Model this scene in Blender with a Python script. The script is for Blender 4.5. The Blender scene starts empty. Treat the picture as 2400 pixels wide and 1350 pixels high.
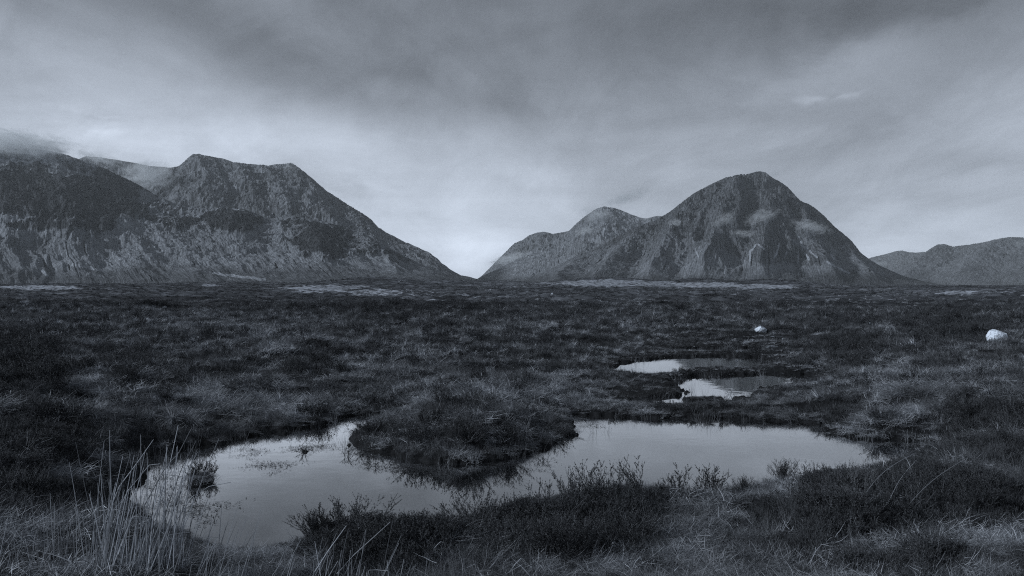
import bpy, math, random
import numpy as np
from mathutils import Vector

S = bpy.context.scene
C = S.collection
R = math.radians
K = 2.6 / 1.9
F = 2078.0          # focal length in photo pixels (2400 wide)
V0 = 665.0          # photo row of the horizon
H = 2.6             # eye height above the pool water

# ------------------------------------------------------------------ camera
cd = bpy.data.cameras.new('camera')
cam = bpy.data.objects.new('camera', cd)
C.objects.link(cam)
cam.location = (0, 0, H)
cam.rotation_euler = (R(90), 0, 0)
cd.sensor_width = 36.0
cd.lens = 36.0 * F / 2400.0
cd.shift_y = -(675 - V0) / 2400.0
cd.clip_start = 0.1
cd.clip_end = 80000
S.camera = cam

# ------------------------------------------------------------------ view
S.view_settings.view_transform = 'Standard'
S.view_settings.look = 'None'
S.view_settings.exposure = 0.0
S.view_settings.gamma = 1.0
S.cycles.max_bounces = 6
S.cycles.diffuse_bounces = 2
S.cycles.glossy_bounces = 3
S.cycles.transmission_bounces = 2
S.cycles.volume_bounces = 2
S.cycles.transparent_max_bounces = 8
S.cycles.volume_step_rate = 2.0
S.cycles.volume_max_steps = 64
S.cycles.pixel_filter_type = 'BLACKMAN_HARRIS'
S.cycles.filter_width = 1.1
S.cycles.use_denoising = False

# ------------------------------------------------------------------ sun
SUN_DIR = Vector((-0.88, -0.28, 0.42)).normalized()      # towards the sun
SUN_EL = math.asin(SUN_DIR.z)
SUN_ROT = math.atan2(SUN_DIR.x, SUN_DIR.y)
ld = bpy.data.lights.new('sun', 'SUN')
ld.energy = 2.5
ld.angle = R(3)
ld.color = (0.93, 1.0, 1.09)
sun = bpy.data.objects.new('sun', ld)
C.objects.link(sun)
sun.rotation_euler = SUN_DIR.to_track_quat('Z', 'Y').to_euler()
sun.location = (0, 0, 50)

# ------------------------------------------------------------------ node helper
class NT:
    def __init__(s, tree):
        s.t = tree; s.n = tree.nodes; s.l = tree.links
    def new(s, typ, **kw):
        n = s.n.new(typ)
        for k, v in kw.items(): setattr(n, k, v)
        return n
    def put(s, sock, v):
        if v is None: return
        if hasattr(v, 'links'): s.l.new(v, sock)
        else: sock.default_value = v
    def m(s, op, a, b=None, c=None, clamp=False):
        n = s.new('ShaderNodeMath', operation=op, use_clamp=clamp)
        s.put(n.inputs[0], a); s.put(n.inputs[1], b)
        if c is not None: s.put(n.inputs[2], c)
        return n.outputs[0]
    def noise(s, vec, scale, detail=4, rough=0.55, lac=2.0, dist=0.0, typ='FBM', out=0):
        n = s.new('ShaderNodeTexNoise')
        n.noise_type = typ
        s.put(n.inputs['Vector'], vec); n.inputs['Scale'].default_value = scale
        n.inputs['Detail'].default_value = detail; n.inputs['Roughness'].default_value = rough
        n.inputs['Lacunarity'].default_value = lac; n.inputs['Distortion'].default_value = dist
        return n.outputs[out]
    def ramp(s, fac, stops):
        n = s.new('ShaderNodeValToRGB')
        s.put(n.inputs[0], fac)
        e = n.color_ramp.elements
        while len(e) > 1: e.remove(e[-1])
        e[0].position = stops[0][0]; e[0].color = col4(stops[0][1])
        for p, c in stops[1:]:
            q = e.new(p); q.color = col4(c)
        return n.outputs[0]
    def mapr(s, v, a, b, c=0.0, d=1.0, smooth=True):
        n = s.new('ShaderNodeMapRange')
        if smooth: n.interpolation_type = 'SMOOTHSTEP'
        s.put(n.inputs[0], v)
        n.inputs[1].default_value = a; n.inputs[2].default_value = b
        n.inputs[3].default_value = c; n.inputs[4].default_value = d
        return n.outputs[0]
    def mix(s, fac, a, b):
        n = s.new('ShaderNodeMix', data_type='RGBA')
        s.put(n.inputs[0], fac); s.put(n.inputs[6], a); s.put(n.inputs[7], b)
        return n.outputs[2]

def tint(g, k=1.0):
    return (g * (1 - 0.09 * k), g, g * (1 + 0.12 * k), 1.0)
def col4(c):
    if isinstance(c, (int, float)): return (c * .91, c, c * 1.12, 1.0)
    return c

# ------------------------------------------------------------------ world: overcast sky
w = bpy.data.worlds.new('World'); S.world = w
w.use_nodes = True
W = NT(w.node_tree)
W.n.clear()
wo = W.new('ShaderNodeOutputWorld'); bg = W.new('ShaderNodeBackground')
W.l.new(bg.outputs[0], wo.inputs[0])
tc = W.new('ShaderNodeTexCoord').outputs['Generated']
sep = W.new('ShaderNodeSeparateXYZ'); W.l.new(tc, sep.inputs[0])
dx, dy, dz = sep.outputs
el = W.m('ARCSINE', dz)                       # elevation, radians
az = W.m('ARCTAN2', dx, dy)                   # azimuth from +Y, radians
elp = W.m('MAXIMUM', el, 0.0)
# cloud sheet coordinates: direction projected on a high layer
zz = W.m('ADD', W.m('MAXIMUM', dz, 0.0), 0.16)
cx = W.m('DIVIDE', dx, zz); cy = W.m('DIVIDE', dy, zz)
cmb = W.new('ShaderNodeCombineXYZ')
W.l.new(cx, cmb.inputs[0]); W.l.new(cy, cmb.inputs[1])
mp = W.new('ShaderNodeMapping')
mp.inputs['Rotation'].default_value = (0, 0, R(-34)); mp.inputs['Scale'].default_value = (0.55, 1.5, 1)
W.l.new(cmb.outputs[0], mp.inputs[0])
mp2 = W.new('ShaderNodeMapping'); mp2.inputs['Rotation'].default_value = (0, 0, R(20)); mp2.inputs['Scale'].default_value = (1.0, 0.45, 1)
W.l.new(cmb.outputs[0], mp2.inputs[0])
n1 = W.noise(mp.outputs[0], 0.75, 5, 0.5, dist=0.6)
n2 = W.noise(mp2.outputs[0], 1.7, 8, 0.62, dist=0.7)
# soft wispy detail directly in direction space, stretched sideways
cm2 = W.new('ShaderNodeCombineXYZ'); W.l.new(az, cm2.inputs[0]); W.l.new(W.m('ADD', W.m('MULTIPLY', el, 1.35), W.m('MULTIPLY', az, -0.25)), cm2.inputs[1])
n3 = W.noise(cm2.outputs[0], 6.5, 8, 0.62, dist=0.7)
n4 = W.noise(cm2.outputs[0], 2.6, 3, 0.5)
n5 = W.noise(cm2.outputs[0], 260.0, 2, 0.7)

def pa(u): return math.atan((u - 1200) / F)
def pe(u, v): return math.atan((V0 - v) / math.hypot(F, u - 1200))
azw = W.m('ADD', az, W.m('MULTIPLY', W.m('SUBTRACT', n3, 0.5), 0.20))
elw = W.m('ADD', el, W.m('MULTIPLY', W.m('SUBTRACT', W.noise(cm2.outputs[0], 5.0, 4, 0.55), 0.5), 0.10))
def blob(u, v, su, sv, amp, rot=0.0):
    a = W.m('SUBTRACT', azw, pa(u)); e = W.m('SUBTRACT', elw, pe(u, v))
    c_, s_ = math.cos(R(rot)), math.sin(R(rot))
    p = W.m('ADD', W.m('MULTIPLY', a, c_ * F / su), W.m('MULTIPLY', e, s_ * F / su))
    q = W.m('ADD', W.m('MULTIPLY', a, -s_ * F / sv), W.m('MULTIPLY', e, c_ * F / sv))
    r2 = W.m('ADD', W.m('MULTIPLY', p, p), W.m('MULTIPLY', q, q))
    return W.m('MULTIPLY', W.m('EXPONENT', W.m('MULTIPLY', r2, -1.0)), amp)
# perceptual brightness (display 0..1), later squared to light
vert = W.ramp(W.m('MULTIPLY', W.m('MULTIPLY', elp, 1 / 0.40), 1.0, clamp=True),
              [(0.0, (.76,)*3 + (1,)), (0.18, (.745,)*3 + (1,)), (0.40, (.66,)*3 + (1,)), (0.62, (.545,)*3 + (1,)), (0.85, (.455,)*3 + (1,)), (1.0, (.44,)*3 + (1,))])
b = vert
terms = [blob(150, 190, 330, 110, 0.13, -14), blob(60, 330, 420, 90, 0.0), blob(600, 150, 300, 75, -0.075, -20),
         blob(760, 110, 520, 75, -0.05, -12), blob(620, 330, 330, 80, 0.075, -8), blob(980, 480, 300, 150, 0.115, -15),
         blob(1290, 450, 170, 60, 0.06), blob(1350, 200, 420, 130, -0.03), blob(1800, 50, 600, 90, -0.085, 6),
         blob(2330, 60, 350, 110, -0.05), blob(1980, 430, 210, 50, -0.07, 4), blob(2330, 400, 170, 28, -0.06, 14),
         blob(1700, 350, 500, 60, -0.03), blob(2180, 555, 330, 45, 0.05), blob(1100, 600, 230, 70, 0.07),
         blob(2050, 150, 260, 50, 0.05, 18), blob(1500, 460, 120, 26, -0.045, 12), blob(250, 272, 34, 9, 0.06, -8), blob(235, 250, 30, 5, 0.04, -8), blob(225, 232, 28, 5, 0.04, -8), blob(1130, 610, 130, 60, 0.05), blob(1050, 480, 160, 60, 0.04), blob(60, 290, 200, 40, 0.035), blob(1900, 30, 700, 40, -0.02), blob(860, 430, 60, 14, .05, -10), blob(1480, 310, 90, 14, .04, 4), blob(1290, 415, 70, 18, .05, 0), blob(2060, 495, 160, 22, .03, 10), blob(2130, 80, 260, 30, .035, 22), blob(1000, 200, 400, 26, -.03, -12),
         blob(1895, 252, 32, 9, 0.09), blob(2015, 238, 34, 9, 0.07, 15), blob(810, 150, 70, 30, 0.03), blob(1245, 395, 60, 26, 0.04)]
for t_ in terms: b = W.m('ADD', b, t_)
b = W.m('ADD', b, W.m('MULTIPLY', W.m('SUBTRACT', n1, 0.5), 0.20))
b = W.m('ADD', b, W.m('MULTIPLY', W.m('SUBTRACT', n2, 0.5), 0.27))
b = W.m('ADD', b, W.m('MULTIPLY', W.m('SUBTRACT', n3, 0.5), 0.21))
b = W.m('ADD', b, W.m('MULTIPLY', W.m('SUBTRACT', n5, 0.5), 0.03))
cm3 = W.new('ShaderNodeCombineXYZ'); W.l.new(W.m('ADD', az, W.m('MULTIPLY', el, 0.8)), cm3.inputs[0]); W.l.new(W.m('MULTIPLY', el, 4.5), cm3.inputs[1])
n6 = W.noise(cm3.outputs[0], 22.0, 5, 0.6, dist=0.8)
b = W.m('ADD', b, W.m('MULTIPLY', W.m('SUBTRACT', n6, 0.5), W.mapr(n4, 0.4, 0.65, 0.0, 0.035)))
b = W.m('MAXIMUM', b, 0.2)
lum = W.m('POWER', b, 2.2)
cloudc = W.mix(1.0, (0, 0, 0, 1), (1, 1, 1, 1))
vm = W.new('ShaderNodeVectorMath', operation='SCALE')
vm.inputs[0].default_value = (0.895, 1.0, 1.17); W.l.new(lum, vm.inputs['Scale'])
sky = W.new('ShaderNodeTexSky', sky_type='NISHITA'); sky.sun_disc = False
sky.sun_elevation = SUN_EL; sky.sun_rotation = SUN_ROT
bw = W.new('ShaderNodeRGBToBW'); W.l.new(sky.outputs[0], bw.inputs[0])
skyv = W.new('ShaderNodeVectorMath', operation='SCALE'); skyv.inputs[0].default_value = (0.895, 1.0, 1.17)
W.l.new(W.m('MULTIPLY', bw.outputs[0], 0.10), skyv.inputs['Scale'])
mixw = W.mix(0.96, skyv.outputs[0], vm.outputs[0])     # thin gaps of blue in an almost full cloud deck
W.l.new(mixw, bg.inputs[0]); bg.inputs[1].default_value = 1.0

# ------------------------------------------------------------------ numpy noise
_rs = np.random.RandomState(7)
_ang = _rs.rand(4096) * 2 * np.pi
_GX, _GY = np.cos(_ang), np.sin(_ang)
_P = _rs.permutation(4096)
def perlin(x, y, seed=0):
    xi = np.floor(x).astype(np.int64); yi = np.floor(y).astype(np.int64)
    xf = x - xi; yf = y - yi
    u = xf * xf * xf * (xf * (xf * 6 - 15) + 10); v = yf * yf * yf * (yf * (yf * 6 - 15) + 10)
    def g(ix, iy, fx, fy):
        h = _P[(ix + _P[(iy + seed * 131) & 4095]) & 4095]
        return _GX[h] * fx + _GY[h] * fy
    a = g(xi, yi, xf, yf); b_ = g(xi + 1, yi, xf - 1, yf)
    c = g(xi, yi + 1, xf, yf - 1); d = g(xi + 1, yi + 1, xf - 1, yf - 1)
    return ((a + (b_ - a) * u) * (1 - v) + (c + (d - c) * u) * v) * 1.5
def fbm(x, y, oct=4, seed=0, gain=0.5, lac=2.03):
    s = 0; a = 1.0; t = 0
    for i in range(oct):
        x, y = x * .84 - y * .54 + 7.3, x * .54 + y * .84 - 3.7
        s = s + a * perlin(x, y, seed + i); t += a; a *= gain; x = x * lac; y = y * lac
    return s / t
def ridged(x, y, oct=4, seed=0, gain=0.5, lac=2.1):
    s = 0; a = 1.0; t = 0
    for i in range(oct):
        x, y = x * .84 - y * .54 + 7.3, x * .54 + y * .84 - 3.7
        s = s + a * (1 - np.abs(perlin(x, y, seed + i)) * 2); t += a; a *= gain; x = x * lac; y = y * lac
    return s / t
def sstep(a, b, x):
    t = np.clip((x - a) / (b - a), 0, 1); return t * t * (3 - 2 * t)
def smooth1(a, k):
    if k < 2: return a
    ker = np.hanning(k + 2)[1:-1]; ker /= ker.sum()
    return np.convolve(np.pad(a, k, mode='edge'), ker, 'same')[k:-k]

def X(u, d): return (u - 1200) / F * d
def P(u, v, d): return Vector((X(u, d), d, H + (V0 - v) / F * d))
def DZ(v, z=0.0): return (H - z) * F / (v - V0)      # distance at which row v meets height z

# ------------------------------------------------------------------ mesh helpers
def props(o, label=None, cat=None, group=None, kind=None):
    if label: o['label'] = label
    if cat: o['category'] = cat
    if group: o['group'] = group
    if kind: o['kind'] = kind
    return o
def mesh_np(name, co, faces, mat, smooth=False):
    me = bpy.data.meshes.new(name)
    co = np.asarray(co, dtype=np.float32); faces = np.asarray(faces, dtype=np.int32)
    n, k = faces.shape
    me.vertices.add(len(co)); me.vertices.foreach_set('co', co.ravel())
    me.loops.add(n * k); me.loops.foreach_set('vertex_index', faces.ravel())
    me.polygons.add(n); me.polygons.foreach_set('loop_start', np.arange(n, dtype=np.int32) * k)
    me.polygons.foreach_set('loop_total', np.full(n, k, dtype=np.int32))
    me.update(calc_edges=True)
    me.polygons.foreach_set('use_smooth', np.full(n, smooth, dtype=bool))
    if mat: me.materials.append(mat)
    return me
def obj(name, me, parent=None):
    o = bpy.data.objects.new(name, me); C.objects.link(o)
    if parent: o.parent = parent
    return o
def empty(name, loc, rz=0.0):
    o = bpy.data.objects.new(name, None); C.objects.link(o)
    o.location = loc; o.rotation_euler = (0, 0, rz); o.empty_display_size = .2
    return o
def gridfaces(nr, nc):
    i = np.arange(nr - 1)[:, None] * nc + np.arange(nc - 1)[None, :]
    return np.stack([i, i + 1, i + nc + 1, i + nc], -1).reshape(-1, 4)
def attr(me, name, arr):
    a = me.attributes.new(name, 'FLOAT', 'POINT'); a.data.foreach_set('value', np.asarray(arr, dtype=np.float32).ravel())

def newmat(name):
    m = bpy.data.materials.new(name); m.use_nodes = True
    t = NT(m.node_tree); t.n.clear()
    out = t.new('ShaderNodeOutputMaterial')
    return m, t, out
def principled(t, out, color, rough=0.9, spec=0.1, bump=None, bdist=1.0, bstr=1.0):
    p = t.new('ShaderNodeBsdfPrincipled')
    t.put(p.inputs['Base Color'], color); t.put(p.inputs['Roughness'], rough)
    p.inputs['Specular IOR Level'].default_value = spec
    if bump is not None:
        bn = t.new('ShaderNodeBump'); bn.inputs['Distance'].default_value = bdist; bn.inputs['Strength'].default_value = bstr
        t.put(bn.inputs['Height'], bump); t.l.new(bn.outputs[0], p.inputs['Normal'])
    t.l.new(p.outputs[0], out.inputs[0])
    return p

# ------------------------------------------------------------------ mountain materials
def mountain_mat(name, grass=0.13, rock=0.055, size=1.0):
    m, t, out = newmat(name)
    po = t.new('ShaderNodeNewGeometry').outputs['Position']
    mpn = t.new('ShaderNodeMapping'); mpn.inputs['Scale'].default_value = (1, 0.55, 0.45); t.l.new(po, mpn.inputs[0])
    big = t.noise(po, 0.0022 / size, 5, 0.6)
    med = t.noise(mpn.outputs[0], 0.012 / size, 6, 0.62, dist=0.6)
    fin = t.noise(mpn.outputs[0], 0.075 / size, 6, 0.78, dist=0.3)
    ra = t.new('ShaderNodeAttribute', attribute_name='rock').outputs['Fac']
    sa = t.new('ShaderNodeAttribute', attribute_name='scree').outputs['Fac']
    fq = t.new('ShaderNodeAttribute', attribute_name='fallq').outputs['Fac']
    ft = t.new('ShaderNodeAttribute', attribute_name='fallt').outputs['Fac']
    fc = t.new('ShaderNodeCombineXYZ'); t.put(fc.inputs[0], t.m('DIVIDE', fq, 10.0)); t.put(fc.inputs[1], t.m('MULTIPLY', ft, 5.0))
    stk = t.noise(fc.outputs[0], 1.0, 5, 0.6, dist=0.8)       # streaks running down the slope
    fc2 = t.new('ShaderNodeCombineXYZ'); t.put(fc2.inputs[0], t.m('DIVIDE', fq, 3.2)); t.put(fc2.inputs[1], t.m('MULTIPLY', ft, 9.0))
    stk2 = t.noise(fc2.outputs[0], 1.0, 4, 0.65, dist=0.4)
    rk = t.m('ADD', ra, t.m('MULTIPLY', t.m('SUBTRACT', med, 0.5), 0.6))
    rk = t.m('ADD', rk, t.m('MULTIPLY', t.m('SUBTRACT', stk, 0.5), 0.75))
    rk = t.m('ADD', rk, t.m('MULTIPLY', t.m('SUBTRACT', fin, 0.5), 0.55))
    rk = t.mapr(rk, 0.38, 0.62)
    g = t.m('MULTIPLY', t.mapr(big, 0.3, 0.7, 0.8, 1.25), grass)
    lo = t.new('ShaderNodeAttribute', attribute_name='low').outputs['Fac']
    g = t.m('MULTIPLY', g, t.m('SUBTRACT', 1.0, t.m('MULTIPLY', lo, 0.5)))
    g = t.m('MULTIPLY', g, t.mapr(fin, 0.35, 0.65, 0.68, 1.32))
    g = t.m('MULTIPLY', g, t.mapr(stk2, 0.35, 0.65, 0.72, 1.3))
    rock_l = t.m('MULTIPLY', t.mapr(stk2, 0.38, 0.62, 0.5, 1.7), rock)
    r_ = t.m('MULTIPLY', t.mapr(fin, 0.35, 0.65, 0.5, 1.6), rock_l)
    mx = t.new('ShaderNodeMix', data_type='FLOAT')
    t.put(mx.inputs[0], rk); t.put(mx.inputs[2], g); t.put(mx.inputs[3], r_)
    sc = t.mapr(t.m('ADD', sa, t.m('MULTIPLY', t.m('SUBTRACT', fin, 0.5), 0.8)), 0.42, 0.7)
    mx2 = t.new('ShaderNodeMix', data_type='FLOAT')
    t.put(mx2.inputs[0], sc); t.put(mx2.inputs[2], mx.outputs[0]); mx2.inputs[3].default_value = 0.36
    vs = t.new('ShaderNodeVectorMath', operation='SCALE'); vs.inputs[0].default_value = (0.93, 1.0, 1.10)
    t.l.new(mx2.outputs[0], vs.inputs['Scale'])
    h = t.m('ADD', t.m('ADD', t.m('MULTIPLY', med, 20.0 * size), t.m('MULTIPLY', fin, 7.0 * size)), t.m('MULTIPLY', stk2, 14.0 * size))
    principled(t, out, vs.outputs[0], 0.95, 0.05, h, 1.0, 0.9)
    return m

def interp_smooth(us, pts, k):
    pu, pv = zip(*pts)
    return smooth1(np.interp(us, pu, pv), k)

SURF = {}
def mountain(name, label, sil, u0, u1, nc, nr, dfoot, dridge, dback, mat, summit, zfoot=-8,
             power=1.35, rib=0.09, seed=1, crags=(), screes=(), ribw=38.0, conv=0.6, lean=0.0, crest=2.0, rockbias=0.0,
             bumps=(), rocklow=0.25, spurs=(), lowh=90.0):
    us = np.linspace(u0, u1, nc)
    px = (u1 - u0) / nc
    sv = interp_smooth(us, sil, max(3, int(7 / px)))
    sv = sv + crest * fbm(us / 22.0, us * 0 + seed, 4, seed, 0.6)
    df = np.interp(us, *zip(*dfoot)) if isinstance(dfoot, (list, tuple)) else np.full(nc, float(dfoot))
    dr = np.interp(us, *zip(*dridge)) if isinstance(dridge, (list, tuple)) else np.full(nc, float(dridge))
    tf = np.linspace(0, 1, int(nr * 0.82)); tb = np.linspace(1, 1 + (dback), nr - len(tf) + 1)[1:]
    t = np.concatenate([tf ** 0.92, tb])[:, None]
    D = df[None, :] + (dr - df)[None, :] * t
    U = np.repeat(us[None, :], nr, 0)
    Xw = (U - 1200) / F * D
    zr = (V0 - sv) / F * dr + H
    tt = np.clip(t, 0, 1)
    # profile: gentle apron, steep upper part, rolling off at the crest
    prof = np.where(t <= 1, tt ** power * (1 + 0.12 * np.sin(np.pi * tt)), 1 - (t - 1) * 0.9 / max(dback, .01) * 0.5)
    rise = (zr - zfoot)[None, :]
    # fall-line coordinate: gullies converge on the summit
    warp = fbm(Xw / 900, D / 900, 3, seed + 40) * 55 * np.sin(np.pi * np.clip(tt, 0, 1))
    warp = warp + 14 * fbm(Xw / 260, D / 330, 3, seed + 44)
    q = (U - summit - lean * (1 - tt) + warp) / (1 - conv * tt)
    env = np.sin(np.pi * np.clip(tt, 0, 1) ** 0.8) * 0.9 + 0.12 * tt
    env = np.where(t > 1, 0.12, env)
    rr = ridged(q / ribw / 2.4, tt * 3.2 + D / 4000, 4, seed, 0.55) - 0.45
    r2 = ridged(q / ribw * 1.1, tt * 9 + 3, 4, seed + 9, 0.55) - 0.45
    r3 = ridged(Xw / 120, D / 120, 5, seed + 17, 0.6) - 0.45
    Z = zfoot + rise * prof
    amp = np.maximum(rise, 30)
    rgh = np.clip((Z - zfoot) / 330.0, 0, 1)
    mod = 0.55 + 0.9 * fbm(Xw / 500, D / 500, 3, seed + 23)
    Z = Z + env * rib * amp * (rr * np.clip(mod, .15, 1.4) + 0.3 * r2 * np.clip(1.1 - mod, 0.1, 1)) + 58 * rgh * r3 * sstep(1.02, 0.97, tt * 1.0) * np.clip(1.3 - mod, .3, 1.2)
    for (bu, bt, su, st, bh) in bumps:
        Z = Z + bh * np.exp(-((U - bu) / su) ** 2 - ((tt - bt) / st) ** 2)
    # thin gullies cut down the fall line
    gq = ridged((U - summit - lean * (1 - tt) + warp * 0.8) / (1 - conv * tt) / 24.0, tt * 1.5, 3, seed + 61, 0.5)
    gul = sstep(0.80, 0.97, gq) * sstep(0.0, 0.25, fbm(Xw / 420, D / 420, 3, seed + 62) + 0.12) * sstep(0.06, 0.2, tt) * sstep(1.0, 0.9, tt)
    Z = Z - 34 * gul
    Z = Z + 13 * rgh * (ridged(Xw / 42, D / 42, 4, seed + 27, 0.6) - .5) * sstep(1.02, .97, tt)
    wob = 22 * fbm(Xw / 330, D / 330, 3, seed + 51) + 7 * fbm(Xw / 90, D / 90, 3, seed + 52)
    for (line, wd_, hh_) in spurs:          # rock spurs running down the face
        best = np.zeros_like(Z)
        for (a0, b0), (a1, b1) in zip(line[:-1], line[1:]):
            vx, vy = a1 - a0, (b1 - b0) * 260.0; L2 = vx * vx + vy * vy
            k_ = np.clip(((U - a0) * vx + (tt - b0) * 260.0 * vy) / L2, 0, 1)
            dd = np.hypot(U + wob - a0 - k_ * vx, (tt - b0) * 260.0 - k_ * vy)
            best = np.maximum(best, np.clip(1 - dd / wd_, 0, 1) ** 1.15)
        Z = Z + best * hh_ * (0.6 if 'left' in label else 1.05) * np.clip(tt * 6, 0, 1) * np.clip((1.03 - tt) * 7, 0, 1) * (t <= 1)
    # crag steps: knobbly raised outcrops
    V = V0 - (Z - H) / D * F
    rk = np.zeros_like(Z)
    for (cu, cv, su, s2, a) in crags:
        wob = fbm(Xw / 160, D / 160, 4, seed + 5) * 0.9
        e = np.sqrt(((U - cu) / su) ** 2 + ((V - cv) / s2) ** 2) + wob
        k_ = sstep(1.15, 0.75, e)
        rk = np.maximum(rk, k_ * a)
    Z = Z + rk * (14 + 22 * (ridged(Xw / 70, Z / 120, 3, seed + 3)))
    # make the skyline follow the true crest profile: scale every azimuth's relief
    act = ((Z - H) / D).max(0); tgt = (V0 - sv) / F
    s = np.where(np.abs(act) > 1e-3, tgt / np.where(np.abs(act) < 1e-3, 1, act), 1)
    s = np.clip(s, 0.3, 2.0)
    sw_ = smooth1(s, max(5, int(90 / px))); sf_ = smooth1(s, max(3, int(5 / px)))
    s2 = sw_[None, :] + (sf_ - sw_)[None, :] * sstep(0.72, 0.98, tt)
    Z = np.where(Z > H, H + (Z - H) * s2, Z)
    Z = np.minimum(Z, H + D * (tgt + 0.8 / F)[None, :])
    V = V0 - (Z - H) / D * F
    # attributes
    gx = np.gradient(Z, axis=1) / np.maximum(np.abs(np.gradient(Xw, axis=1)), .1)
    gy = np.gradient(Z, axis=0) / np.maximum(np.abs(np.gradient(D, axis=0)), .1)
    slope = np.hypot(gx, gy)
    hgt = np.clip((Z - zfoot) / max(60, float(rise.max())), 0, 1)
    rock = rocklow + rockbias * sstep(0.12, 0.5, hgt) + 0.28 * (np.clip(slope, 0, 2) - 0.7) + 0.65 * rk + 0.35 * gul + 0.25 * fbm(Xw / 300, D / 300, 3, seed + 70)
    scr = np.zeros_like(Z)
    for pts, wd in screes:
        for (a0, b0), (a1, b1) in zip(pts[:-1], pts[1:]):
            vx, vy = a1 - a0, b1 - b0; L2 = vx * vx + vy * vy
            k_ = np.clip(((U - a0) * vx + (V - b0) * vy) / L2, 0, 1)
            dd = np.hypot(U - a0 - k_ * vx, V - b0 - k_ * vy) + 3 * fbm(U / 9, V / 9, 2, seed + 80)
            scr = np.maximum(scr, sstep(wd, wd * 0.2, dd))
    SURF[seed] = (us, D, V)
    co = np.stack([Xw, D, Z], -1).reshape(-1, 3)
    me = mesh_np(name, co, gridfaces(nr, nc), mat, True)
    attr(me, 'rock', rock); attr(me, 'scree', scr)
    attr(me, 'fallq', q); attr(me, 'fallt', np.broadcast_to(t, Z.shape))
    attr(me, 'low', sstep(lowh, lowh * 0.3, (Z - zfoot) + 45 * fbm(Xw / 420 + D / 900, D / 120, 4, seed + 90)))
    o = obj(name, me)
    props(o, label, 'mountain', None, 'structure')
    return o

M_near = mountain_mat('mountain_slope', 0.215, 0.038)
M_rock = mountain_mat('mountain_rock', 0.18, 0.080)
M_pale = mountain_mat('mountain_pale_grass', 0.21, 0.10, 1.4)
M_far = mountain_mat('mountain_far', 0.15, 0.08, 1.6)

mountain('mountain', 'dark craggy mountain shoulder at the far left whose top is lost in cloud',
         [(-500, 250), (-200, 320), (0, 338), (100, 351), (150, 361), (250, 397), (320, 430), (355, 452), (400, 473), (440, 486), (490, 489),
          (520, 484), (560, 487), (600, 500), (630, 512), (690, 505), (730, 514), (800, 530), (850, 545), (900, 575), (950, 602), (1000, 625), (1050, 645), (1100, 657), (1160, 668), (1260, 676)],
         -500, 1260, 1150, 420, [(-500, 2600), (1260, 2900)], [(-500, 5200), (300, 5000), (500, 4600), (800, 4300), (1100, 3900), (1260, 3400)], 0.35,
         M_near, 250, rib=0.085, seed=3, power=1.5, conv=0.35, ribw=38, lean=150,
         crags=[(60, 450, 150, 60, 0.8), (190, 470, 150, 62, 0.9), (270, 430, 60, 40, 0.7), (545, 510, 68, 25, 0.9), (760, 565, 72, 40, 1.0), (700, 530, 45, 18, .6), (850, 575, 40, 22, .6), (925, 600, 30, 20, .5), (430, 525, 50, 14, .5), (560, 585, 26, 14, .4), (130, 520, 110, 16, .5)],
         screes=[([(500, 640), (560, 648), (620, 655)], 5), ([(95, 630), (110, 645)], 6), ([(170, 620), (235, 632)], 6)], rockbias=0.14, rocklow=0.06,
         spurs=[([(545, .97), (560, .62)], 60, 70), ([(740, .9), (760, .5)], 75, 60), ([(120, 1), (170, .35)], 90, 80), ([(250, .9), (330, .3)], 80, 60), ([(-20, 1), (20, .3)], 90, 80), ([(880, .8), (930, .4)], 45, 30), ([(400, .7), (470, .2)], 70, 35)])
mountain('mountain', 'rocky broad topped peak rising behind the dark left shoulder',
         [(250, 470), (330, 440), (365, 410), (395, 394), (420, 388), (435, 375), (450, 362), (465, 360), (480, 364), (500, 368), (525, 372), (545, 380), (575, 383), (600, 385), (625, 387), (655, 384), (680, 382),
          (700, 392), (735, 420), (765, 448), (790, 463), (815, 480), (850, 500), (870, 514), (885, 532), (920, 553), (950, 567), (980, 580), (1005, 592), (1025, 606), (1035, 617), (1060, 634), (1080, 645), (1110, 652), (1180, 668), (1260, 676)],
         250, 1260, 900, 380, [(250, 4600), (1260, 3600)], [(250, 6400), (700, 6200), (1000, 5200), (1260, 4200)], 0.35,
         M_rock, 570, rib=0.15, seed=11, power=1.1, conv=0.1, ribw=48, lean=110, rockbias=0.12, crest=2.6, rocklow=0.16,
         spurs=[([(450, 1), (490, .5), (540, .1)], 38, 90), ([(395, .95), (430, .4)], 34, 70), ([(545, .98), (600, .5), (650, .1)], 34, 80), ([(610, .97), (670, .5)], 30, 60), ([(690, 1), (760, .5), (800, .1)], 50, 90), ([(820, .9), (900, .3)], 40, 50), ([(500, .9), (530, .5)], 18, 50)])
mountain('mountain', 'smooth pale ridge far behind the left peaks with a speck of snow',
         [(80, 420), (150, 390), (185, 372), (200, 366), (235, 369), (300, 379), (350, 389), (400, 393), (450, 400), (520, 430)],
         80, 520, 300, 120, 7200, 8200, 0.3, M_far, 230, rib=0.03, seed=17, conv=0.1, crest=0.8,
         screes=[([(230, 371), (240, 372)], 2.2), ([(285, 379), (294, 380)], 1.6)])
mountain('mountain', 'distant dark hump at the left end of the right hand range',
         [(1050, 690), (1100, 668), (1130, 645), (1160, 615), (1180, 595), (1205, 570), (1225, 562), (1240, 551), (1258, 545), (1275, 543), (1295, 548), (1330, 542), (1400, 520), (1450, 540)],
         1050, 1450, 360, 160, 6800, 8600, 0.3, M_far, 1270, rib=0.03, seed=21, conv=0.2, crest=0.8, ribw=30)
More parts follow.
